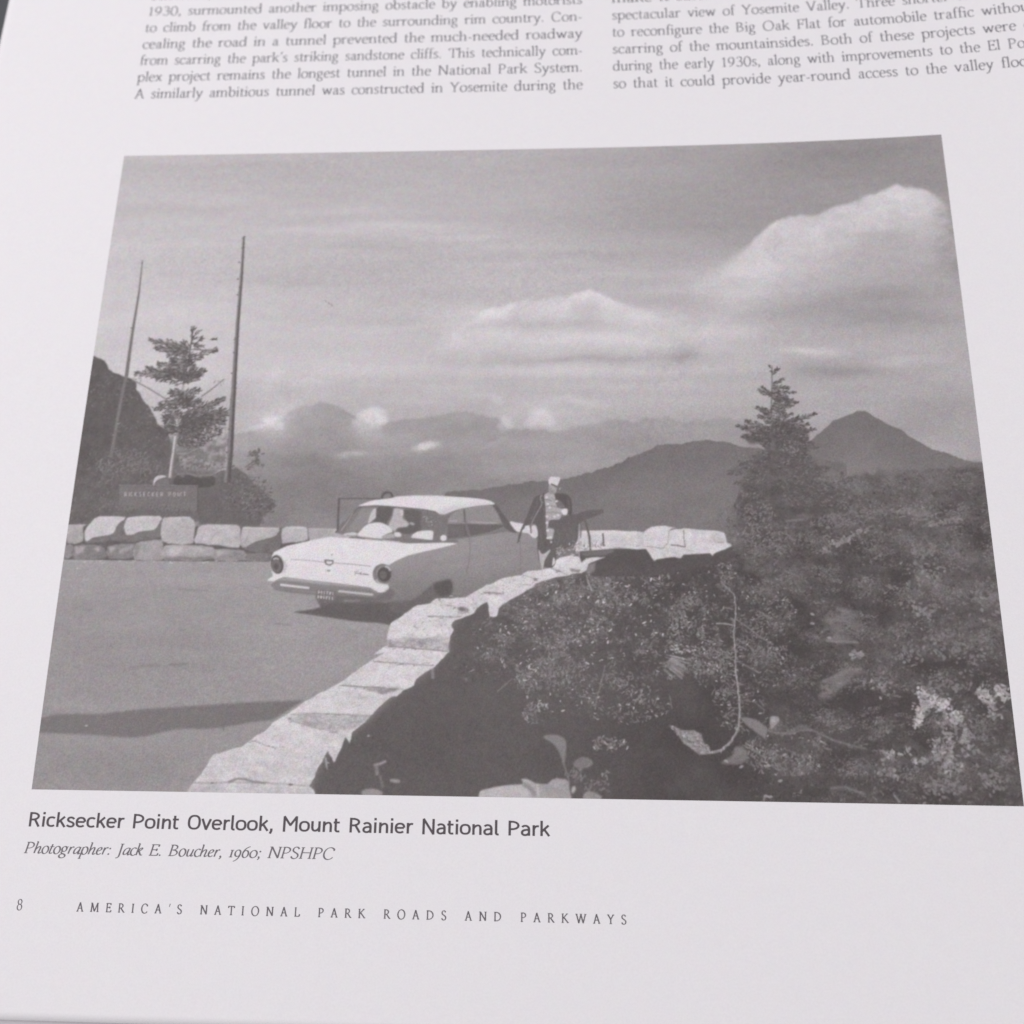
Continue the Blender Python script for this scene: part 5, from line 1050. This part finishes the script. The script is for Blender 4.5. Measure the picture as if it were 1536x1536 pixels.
def build_print():
    t = np.clip(T, 76, 230)
    # ink tint: warm browns in the darks, a trace of lilac in the lights
    k = np.clip((t - 100) / 130.0, 0, 1)
    R = t + 2.5 - 0.0 * k; G = t - 3.2 + 0.6 * k; Bc = t - 2.6 + 5.0 * k
    paper_ref = lin(np.array([232.0, 228.5, 233.0]))
    rgb = np.stack([lin(R) / paper_ref[0] * PAPER[0], lin(G) / paper_ref[1] * PAPER[1], lin(Bc) / paper_ref[2] * PAPER[2], np.ones_like(t)], -1).reshape(-1, 4)
    verts = page_point(XX, -YY * (PH / (NR / NC)), 0.000016).reshape(-1, 3)
    w = NC + 1
    i, j = np.meshgrid(np.arange(NC), np.arange(NR)); a = (j * w + i)
    quads = np.stack([a + w, a + w + 1, a + 1, a], -1)
    lab = LAB[:NR, :NC]
    for k_, nm in enumerate(NAMES):
        sel = lab == k_
        if sel.sum() < 12: continue
        q = quads[sel]
        used, invs = np.unique(q.ravel(), return_inverse=True)
        quad_mesh(nm, verts[used], invs.reshape(-1, 4), M_INK_PRINT, photo, rgb[used])
build_print()

# ------------------------------------------------------------------ lettering: broad-pen strokes, x-height 100
def bez(p0, p1, p2, p3, n=9):
    t = np.linspace(0, 1, n)[:, None]; p0, p1, p2, p3 = map(np.array, (p0, p1, p2, p3))
    return (1 - t) ** 3 * p0 + 3 * t * (1 - t) ** 2 * p1 + 3 * t * t * (1 - t) * p2 + t ** 3 * p3
def Bz(*p):
    p = [np.array(q, float) for q in p]; out = [p[0][None]]
    for i in range(0, len(p) - 1, 3): out.append(bez(p[i], p[i + 1], p[i + 2], p[i + 3])[1:])
    return np.concatenate(out)
def Ln(*p): return np.array(p, float)
def El(cx, cy, rx, ry, a0=0, a1=360, n=25, e=2.0):
    a = np.radians(np.linspace(a0, a1, n)); c, s = np.cos(a), np.sin(a)
    return np.stack([cx + rx * np.sign(c) * abs(c) ** (2 / e), cy + ry * np.sign(s) * abs(s) ** (2 / e)], -1)

def serif_font(italic=False):
    G = {}
    def foot(x, y=0, l=20, r=20): return ('S', Ln((x - l, y + 3), (x + r, y + 3)))
    def flag(x, y): return ('P', Ln((x - 26, y - 14), (x - 6, y - 4), (x + 8, y + 3), (x + 8, y - 30), (x - 8, y - 26), (x - 24, y - 20)))
    def add(c, adv, *s): G[c] = (adv, [q if isinstance(q, tuple) else ('W', q) for q in s])
    dot = lambda x, y, r=11: ('P', El(x, y, r, r, 0, 345, 14))
    add('a', 90, Bz((20, 80), (26, 100), (64, 112), (64, 70)), Bz((64, 70), (64, 50), (64, 30), (64, 16), (64, 0), (76, -4), (90, 8)), Bz((64, 60), (44, 52), (14, 50), (15, 24), (16, -6), (48, -6), (64, 16)), dot(22, 78, 8))
    add('b', 106, Ln((20, 160), (20, 8)), flag(20, 165), El(56, 49, 38, 52, 150, 510))
    add('c', 84, El(50, 49, 40, 52, 42, 318), dot(74, 80, 8))
    add('d', 108, El(48, 49, 39, 52), Ln((84, 160), (84, 2)), flag(84, 165), foot(84, 0, 4, 20))
    add('e', 86, Ln((14, 56), (76, 58)), El(46, 49, 36, 52, 8, 318))
    add('f', 60, Bz((26, 0), (26, 40), (26, 90), (26, 120), (26, 160), (46, 172), (64, 158)), ('S', Ln((4, 95), (54, 95))), foot(26, 0, 20, 24), dot(62, 156, 8))
    add('g', 92, El(42, 66, 28, 35), El(44, -28, 36, 27), Bz((26, 36), (6, 18), (20, 2), (54, 0)), Ln((62, 92), (86, 96)))
    add('h', 110, Ln((20, 160), (20, 2)), flag(20, 165), foot(20), Bz((20, 66), (34, 96), (84, 122), (84, 62), (84, 40), (84, 20), (84, 2)), foot(84))
    add('i', 46, Ln((23, 97), (23, 2)), flag(23, 102), foot(23), dot(21, 142))
    add('j', 46, Bz((24, 97), (24, 50), (24, 0), (24, -20), (24, -54), (8, -64), (-8, -58)), flag(24, 102), dot(23, 142))
    add('k', 104, Ln((20, 160), (20, 2)), flag(20, 165), foot(20), Ln((80, 96), (24, 44)), Ln((42, 60), (92, 2)), ('S', Ln((60, 96), (98, 96))), foot(92, 0, 16, 16))
    add('l', 46, Ln((23, 160), (23, 2)), flag(23, 165), foot(23))
    add('m', 164, Ln((20, 97), (20, 2)), flag(20, 102), foot(20), Bz((20, 66), (32, 96), (80, 122), (80, 62), (80, 40), (80, 20), (80, 2)), foot(80), Bz((80, 66), (92, 96), (142, 122), (142, 62), (142, 40), (142, 20), (142, 2)), foot(142))
    add('n', 110, Ln((20, 97), (20, 2)), flag(20, 102), foot(20), Bz((20, 66), (34, 96), (86, 122), (86, 62), (86, 40), (86, 20), (86, 2)), foot(86))
    add('o', 100, El(50, 49, 42, 52))
    add('p', 108, Ln((22, 97), (22, -60)), flag(22, 102), foot(22, -62), El(59, 49, 39, 52, 150, 510))
    add('q', 106, El(48, 49, 39, 52), Ln((84, 97), (84, -60)), foot(84, -62))
    add('r', 76, Ln((20, 97), (20, 2)), flag(20, 102), foot(20, 0, 20, 24), Bz((20, 62), (30, 92), (48, 106), (66, 94)), dot(66, 92, 9))
    add('s', 72, Bz((60, 84), (52, 106), (14, 108), (15, 76), (16, 52), (60, 52), (61, 26), (62, -8), (18, -8), (10, 16)))
    add('t', 62, Bz((24, 128), (24, 90), (24, 60), (24, 24), (24, -2), (42, -6), (60, 10)), ('S', Ln((4, 95), (58, 95))))
    add('u', 108, Bz((20, 97), (20, 80), (20, 50), (20, 34), (20, -12), (64, -10), (84, 30)), flag(20, 102), Ln((84, 97), (84, 2)), flag(84, 102), foot(84, 0, 4, 20))
    add('v', 98, Ln((14, 97), (50, 2)), Ln((50, 2), (84, 97)), ('S', Ln((-2, 96), (34, 96))), ('S', Ln((68, 96), (100, 96))))
    add('w', 146, Ln((14, 97), (46, 2)), Ln((46, 2), (74, 97)), Ln((70, 97), (102, 2)), Ln((102, 2), (130, 97)), ('S', Ln((-2, 96), (34, 96))), ('S', Ln((112, 96), (146, 96))))
    add('x', 98, Ln((16, 97), (84, 2)), Ln((80, 97), (16, 2)), ('S', Ln((0, 96), (36, 96))), ('S', Ln((62, 96), (96, 96))), foot(16, 0, 16, 18), foot(84, 0, 18, 16))
    add('y', 98, Ln((14, 97), (52, 4)), Bz((86, 97), (70, 50), (50, 0), (40, -26), (30, -60), (12, -66), (0, -54)), ('S', Ln((-2, 96), (34, 96))), ('S', Ln((68, 96), (102, 96))))
    add('z', 86, Ln((12, 96), (74, 96)), Ln((74, 96), (12, 4)), Ln((12, 4), (76, 4)))
    C = 152
    add('A', 140, Ln((20, 2), (66, C + 4)), Ln((64, C + 4), (120, 2)), Ln((38, 56), (98, 56)), foot(20), foot(120))
    add('B', 124, Ln((26, C), (26, 2)), Bz((26, C - 3), (110, C + 6), (110, 82), (40, 82)), Bz((40, 82), (126, 84), (130, -4), (26, 4)), ('S', Ln((6, C - 3), (40, C - 3))), foot(24, 0, 18, 14))
    add('C', 144, El(78, 75, 64, 80, 40, 322), Ln((124, 140), (124, 112)))
    add('D', 160, Ln((26, C), (26, 2)), Bz((26, C - 3), (170, C + 8), (170, -10), (26, 4)), ('S', Ln((6, C - 3), (40, C - 3))), foot(24, 0, 18, 14))
    add('E', 116, Ln((26, C), (26, 2)), Ln((8, C - 4), (100, C - 4)), Ln((26, 80), (84, 80)), Ln((8, 4), (106, 4)), Ln((99, C), (97, 122)), Ln((106, 4), (110, 34)), Ln((83, 96), (83, 64)))
    add('F', 108, Ln((26, C), (26, 2)), Ln((8, C - 4), (98, C - 4)), Ln((26, 78), (80, 78)), foot(26, 0, 20, 24), Ln((97, C), (95, 122)), Ln((80, 94), (80, 62)))
    add('H', 160, Ln((28, C), (28, 2)), Ln((132, C), (132, 2)), Ln((28, 80), (132, 80)), foot(28), foot(132), foot(28, C - 6), foot(132, C - 6))
    add('I', 62, Ln((31, C), (31, 2)), foot(31, 0, 22, 22), foot(31, C - 6, 22, 22))
    add('J', 66, Bz((36, C), (36, 100), (36, 40), (36, 0), (36, -30), (20, -44), (2, -40)), foot(36, C - 6, 22, 22))
    add('K', 142, Ln((26, C), (26, 2)), Ln((112, C), (30, 70)), Ln((50, 88), (128, 2)), foot(26), foot(26, C - 6), foot(110, C - 6), foot(128, 0, 16, 18))
    add('L', 112, Ln((26, C), (26, 2)), Ln((8, 4), (102, 4)), Ln((102, 4), (108, 40)), foot(26, C - 6))
    add('M', 182, Ln((34, C), (26, 2)), Ln((34, C), (90, 6)), Ln((90, 6), (146, C)), Ln((146, C), (156, 2)), foot(26), foot(156), ('S', Ln((12, C - 3), (38, C - 3))), ('S', Ln((142, C - 3), (168, C - 3))))
    add('N', 156, Ln((28, C), (28, 2)), Ln((28, C), (130, 2)), Ln((130, C), (130, 2)), foot(28), ('S', Ln((6, C - 3), (34, C - 3))), foot(130, C - 6))
    add('O', 164, El(82, 75, 68, 80))
    add('P', 118, Ln((26, C), (26, 2)), Bz((26, C - 3), (124, C + 8), (124, 62), (32, 68)), ('S', Ln((6, C - 3), (40, C - 3))), foot(26, 0, 20, 24))
    add('R', 134, Ln((26, C), (26, 2)), Bz((26, C - 3), (118, C + 8), (118, 66), (32, 74)), Ln((58, 74), (120, 2)), ('S', Ln((6, C - 3), (40, C - 3))), foot(26), foot(122, 0, 14, 16))
    add('S', 102, Bz((84, 128), (72, 168), (12, 162), (16, 114), (20, 78), (90, 78), (90, 36), (90, -14), (22, -14), (12, 28)))
    add('T', 130, Ln((65, C), (65, 2)), Ln((10, C - 4), (120, C - 4)), foot(65, 0, 24, 24), Ln((10, C), (6, 120)), Ln((120, C), (124, 120)))
    add('V', 138, Ln((16, C), (70, 0)), Ln((70, 0), (122, C)), foot(16, C - 6), foot(122, C - 6))
    add('W', 204, Ln((16, C), (62, 0)), Ln((62, 0), (104, C)), Ln((100, C), (146, 0)), Ln((146, 0), (190, C)), foot(16, C - 6), foot(190, C - 6), foot(102, C - 6))
    add('Y', 132, Ln((14, C), (66, 74)), Ln((66, 74), (116, C)), Ln((66, 78), (66, 2)), foot(66, 0, 24, 24), foot(16, C - 6), foot(116, C - 6))
    add('0', 112, El(56, 72, 44, 78)); add('1', 86, Ln((46, 148), (46, 2)), Ln((20, 128), (46, 146)), foot(46, 0, 24, 24))
    add('3', 104, Bz((20, 128), (34, 160), (88, 160), (84, 112), (82, 88), (64, 82), (44, 80)), Bz((44, 80), (74, 82), (94, 68), (92, 38), (88, -10), (34, -12), (14, 18)))
    add('9', 110, El(54, 100, 38, 48), Bz((92, 104), (94, 60), (74, 16), (24, 2)))
    add('8', 96, El(48, 112, 30, 36), El(48, 36, 36, 42))
    add('.', 46, dot(22, 8, 11)); add(',', 46, dot(22, 9, 11), Bz((28, 6), (30, -12), (22, -22), (12, -28)))
    add(';', 48, dot(24, 84, 11), dot(22, 9, 11), Bz((28, 6), (30, -12), (22, -22), (12, -28))); add(':', 48, dot(24, 84, 11), dot(22, 9, 11))
    add('-', 62, ('S2', Ln((8, 44), (54, 44)))); add("'", 40, ('P', Ln((10, 112), (20, 112), (38, 166), (22, 168))))
    if italic:
        add('a', 88, Bz((74, 92), (40, 108), (8, 70), (12, 26), (16, -10), (52, 2), (72, 60)), Bz((78, 97), (74, 60), (70, 30), (68, 14), (68, -6), (84, 2), (92, 16)))
        add('h', 94, Ln((20, 160), (14, 2)), Bz((16, 40), (30, 84), (74, 124), (70, 66), (68, 40), (62, 24), (64, 10), (70, -6), (84, 2), (92, 16)), ('S', Ln((4, 160), (22, 160))))
        add('n', 94, Ln((20, 97), (14, 2)), Bz((16, 40), (30, 84), (74, 124), (70, 66), (68, 40), (62, 24), (64, 10), (70, -6), (84, 2), (92, 16)))
        add('u', 96, Bz((20, 97), (18, 60), (12, 20), (26, 4), (46, -8), (66, 20), (74, 60)), Bz((78, 97), (74, 60), (70, 30), (68, 14), (68, -6), (84, 2), (92, 16)))
        add('r', 66, Ln((22, 97), (16, 2)), Bz((18, 40), (30, 84), (46, 108), (62, 94)), dot(60, 92, 8))
        add('p', 96, Ln((24, 97), (14, -58)), ('S', Ln((-2, -58), (32, -58))), El(52, 49, 34, 52, 150, 500))
        add('k', 88, Ln((20, 160), (14, 2)), Bz((16, 46), (60, 60), (86, 110), (54, 100), (34, 90), (26, 60), (22, 50)), Bz((34, 52), (52, 40), (58, -14), (86, 8)), ('S', Ln((4, 160), (22, 160))))
        add('t', 56, Bz((26, 128), (24, 90), (18, 50), (16, 24), (16, -2), (36, -4), (52, 14)), ('S', Ln((4, 95), (54, 95))))
        add('c', 72, El(46, 49, 36, 52, 50, 318)); add('e', 74, Bz((14, 46), (40, 50), (66, 62), (62, 84), (54, 108), (14, 96), (12, 44), (12, -10), (50, -6), (66, 18)))
        add('o', 88, El(44, 49, 36, 52)); add('g', 90, El(42, 66, 28, 35), El(38, -28, 36, 27), Bz((26, 36), (6, 18), (20, 2), (54, 0)), Ln((62, 92), (86, 96)))
        add('1', 56, Ln((28, 98), (28, 2)), foot(28, 0, 20, 20), foot(28, 92, 20, 20)); add('9', 92, El(46, 56, 32, 44), Bz((78, 60), (80, 10), (60, -40), (16, -54)))
        add('6', 96, El(48, 46, 34, 48), Bz((14, 50), (16, 96), (40, 134), (84, 148))); add('0', 98, El(49, 48, 40, 50))
    return G

def sans_font():
    G = {}
    def add(c, adv, *s): G[c] = (adv, [q if isinstance(q, tuple) else ('W', q) for q in s])
    X, C, e = 108, 150, 2.5
    add('R', 122, Ln((22, 0), (22, C)), Bz((22, C - 11), (120, C), (118, 64), (22, 72)), Ln((64, 72), (104, 0)))
    add('P', 116, Ln((22, 0), (22, C)), Bz((22, C - 11), (126, C), (126, 52), (22, 64)))
    add('O', 130, El(65, C / 2, 49, C / 2 - 9, n=33, e=e)); add('M', 154, Ln((22, 0), (22, C), (77, 62), (132, C), (132, 0))); add('N', 132, Ln((22, 0), (22, C), (110, 0), (110, C)))
    add('i', 46, Ln((23, 0), (23, X)), Ln((23, 128), (23, 152))); add('l', 50, Bz((22, C + 4), (22, 90), (22, 40), (22, 26), (22, 8), (34, 6), (46, 8)))
    add('c', 88, El(52, X / 2, 37, X / 2 - 9, 48, 312, 27, e)); add('o', 104, El(52, X / 2, 39, X / 2 - 9, n=33, e=e)); add('e', 100, Ln((16, 56), (86, 56)), El(51, X / 2, 37, X / 2 - 9, 3, 318, 29, e))
    add('k', 98, Ln((22, 0), (22, C + 4)), Ln((84, X), (26, 48)), Ln((46, 66), (90, 0))); add('s', 88, Bz((74, 84), (62, 108), (16, 106), (18, 78), (20, 50), (72, 60), (74, 30), (76, -2), (26, 2), (12, 22)))
    add('r', 70, Ln((22, 0), (22, X)), Bz((22, 60), (26, 90), (44, 104), (68, 96))); add('n', 104, Ln((22, 0), (22, X)), Bz((22, 60), (28, 92), (84, 120), (84, 62), (84, 40), (84, 20), (84, 0)))
    add('u', 104, Bz((20, X), (20, 80), (20, 60), (20, 46), (20, -10), (78, 8), (84, 50)), Ln((84, 0), (84, X))); add('t', 68, Bz((24, 138), (24, 90), (24, 60), (24, 30), (24, 4), (44, 6), (60, 10)), Ln((4, 99), (60, 99)))
    add('v', 94, Ln((10, X), (47, 4), (84, X))); add('a', 98, Bz((18, 86), (28, 108), (78, 108), (78, 66), (78, 40), (78, 20), (78, 0)), Bz((78, 60), (50, 60), (16, 60), (16, 30), (16, 0), (62, -2), (78, 28)))
    add(',', 48, Ln((26, 20), (26, 2), (16, -24)))
    return G

FONTS = {'roman': serif_font(), 'italic': serif_font(True), 'sans': sans_font()}

def ribbon(p, T_, t_, nib):
    d = np.gradient(p, axis=0) if len(p) > 2 else np.repeat([p[1] - p[0]], 2, 0)
    ang = np.arctan2(d[:, 1], d[:, 0]); nrm = np.stack([-np.sin(ang), np.cos(ang)], -1)
    w = np.sqrt((T_ * np.sin(ang - nib)) ** 2 + (t_ * np.cos(ang - nib)) ** 2) / 2
    return p + nrm * w[:, None], p - nrm * w[:, None]

def text_line(text, font, u0, v0, xh, u1=None, kx=1.0, pen=(18, 8, math.radians(18)), track=0.0, slant=0.0, space=46, most=95, name='text_line', mat=None, parent=None):
    """One line of lettering on the page; justified between u0 and u1 by its word spaces."""
    G = FONTS[font]; k = xh / 100.0
    ks = k * kx
    nat = sum(G[c][0] + track for c in text if c != ' ') * ks
    ns = text.count(' ')
    sp = space * ks
    if u1 is not None:
        room = u1 - u0
        sp = (room - nat) / ns if ns else 0
        lo, hi = 30 * ks, most * ks
        if ns and not lo <= sp <= hi:                     # ease the letter fit as a typesetter would
            sp = min(max(sp, lo), hi); ks *= (room - sp * ns) / nat
    verts = []; quads = []; tris = []; lifts = []
    u = u0; cnt = 0
    def put(p, lift):
        n0 = sum(len(a) for a in verts)
        verts.append(np.stack([u + (p[:, 0] + slant * p[:, 1]) * ks, v0 + p[:, 1] * k], -1)); lifts.append(np.full(len(p), lift))
        return n0
    for ch in text:
        if ch == ' ': u += sp; continue
        adv, strokes = G[ch]
        for kind, p in strokes:
            cnt += 1; lift = 0.000016 + (cnt % 7) * 0.0000016
            if kind == 'P':
                n0 = put(p, lift); tris.append(tuple(range(n0, n0 + len(p)))); continue
            T_, t_, nb = pen
            if kind == 'S': T_, t_, nb = t_ * .9, t_ * .9, 0
            if kind == 'S2': T_, t_, nb = t_ * 1.4, t_ * 1.4, 0
            if len(p) > 2 and font == 'sans' and len(p) <= 5:      # mitred straight strokes: one bar per leg
                for a, b in zip(p[:-1], p[1:]):
                    cnt += 1; dd = (b - a) / np.hypot(*(b - a)) * 5
                    A, B = ribbon(np.array([a - dd * (a is not p[0]), b + dd * 0.6]), T_, t_, nb)
                    n0 = put(np.concatenate([A, B]), 0.000016 + (cnt % 7) * 0.0000016); quads.append((n0 + 2, n0 + 3, n0 + 1, n0))
                continue
            A, B = ribbon(np.asarray(p, float), T_, t_, nb); n = len(p)
            n0 = put(np.concatenate([A, B]), lift)
            for i in range(n - 1): quads.append((n0 + n + i, n0 + n + i + 1, n0 + i + 1, n0 + i))
        u += (adv + track) * ks
    W = np.concatenate(verts); lf = np.concatenate(lifts)
    pts = page_point(W[:, 0], W[:, 1]); pts[:, 2] += lf
    # keep every face turned up
    def up(f):
        a = sum(W[f[i]][0] * W[f[(i + 1) % len(f)]][1] - W[f[(i + 1) % len(f)]][0] * W[f[i]][1] for i in range(len(f)))
        return f if a >= 0 else f[::-1]
    return mesh_object(name, pts, [up(f) for f in quads + tris], mat, parent), u

LEAD = [0.2187, 0.1920, 0.1654, 0.1393, 0.1132, 0.0868]
ROMAN = dict(font='roman', xh=0.0094, kx=0.92, pen=(17.5, 8, math.radians(14)), track=6, mat=M_TEXT)
lc = empty('text_column', book)
lc['label'] = 'left column of body text above the photograph'
for v, s in zip([0.2452] + LEAD, ["tunnel, which opened to the travelling public in", '1930, surmounted another imposing obstacle by enabling motorists', 'to climb from the valley floor to the surrounding rim country. Con-', 'cealing the road in a tunnel prevented the much-needed roadway', "from scarring the park's striking sandstone cliffs. This technically com-", 'plex project remains the longest tunnel in the National Park System.', 'A similarly ambitious tunnel was constructed in Yosemite during the']):
    text_line(s, u0=0.0012, v0=v, u1=0.5757, parent=lc, **ROMAN)
rc = empty('text_column', book)
rc['label'] = 'right column of body text running past the photograph'
for v, e, s in zip(LEAD, (1.156, 1.156, 1.174, 1.173, 1.134, 1.159), ['make it safer for motorists who stopped to admire the', 'spectacular view of Yosemite Valley. Three shorter tunnels helped', 'to reconfigure the Big Oak Flat for automobile traffic without more', 'scarring of the mountainsides. Both of these projects were comple-', 'during the early 1930s, along with improvements to the El Portal', 'so that it could provide year-round access to the valley floor. The']):
    text_line(s, u0=0.6132, v0=v, u1=e, parent=rc, **ROMAN)
text_line('Ricksecker Point Overlook, Mount Rainier National Park', 'sans', 0.0007, -0.8004, 0.0142 / 150 * 100, u1=0.5382, kx=0.90, pen=(21.5, 19.5, 0), name='caption', mat=M_BOLD, parent=book)
text_line('Photographer: Jack E. Boucher, 1960; NPSHPC', 'italic', 0.0000, -0.8263, 0.0108 / 152 * 100, u1=0.3204, kx=0.93, pen=(19, 9, math.radians(22)), slant=0.2, name='photo_credit', mat=M_ITAL, parent=book)
text_line('8', 'roman', 0.0003, -0.8803, 0.0101 / 152 * 100, kx=0.95, pen=(17, 8, math.radians(20)), name='page_number', mat=M_FOOT, parent=book)
text_line("AMERICA'S NATIONAL PARK ROADS AND PARKWAYS", 'roman', 0.0625, -0.8806, 0.0083 / 152 * 100, u1=0.6199, kx=0.92, pen=(25, 13, math.radians(16)), track=136, most=400, name='running_title', mat=M_FOOT, parent=book)

# ------------------------------------------------------------------ table under the book
M_TABLE = material('slate_table', (0.070, 0.073, 0.082), 0.65, 0.3, 0.25, 160, 1400)
def table():
    z = -0.028
    v = [(-0.9, -0.9, z), (1.1, -0.9, z), (1.1, 0.9, z), (-0.9, 0.9, z), (-0.9, -0.9, z - .02), (1.1, -0.9, z - .02), (1.1, 0.9, z - .02), (-0.9, 0.9, z - .02)]
    o = mesh_object('table_surface', v, [(0, 1, 2, 3), (7, 6, 5, 4), (0, 4, 5, 1), (1, 5, 6, 2), (2, 6, 7, 3), (3, 7, 4, 0)], M_TABLE)
    o['kind'] = 'structure'
table()
M_EDGE = material('page_edge_paper', (0.55, 0.50, 0.53), 0.8, 0.1, 0.1, 900, 5000)
M_COVER = material('cover_board', (0.10, 0.055, 0.065), 0.5, 0.3, 0.1, 500, 3000)
sheet('page_block', -0.182, 1.42, -0.976, 0.97, 60, 70, M_EDGE, -0.0016, book, thick=0.016)
sheet('cover_board', -0.19, 1.42, -0.995, 0.985, 60, 70, M_COVER, -0.0180, book, thick=0.0025)
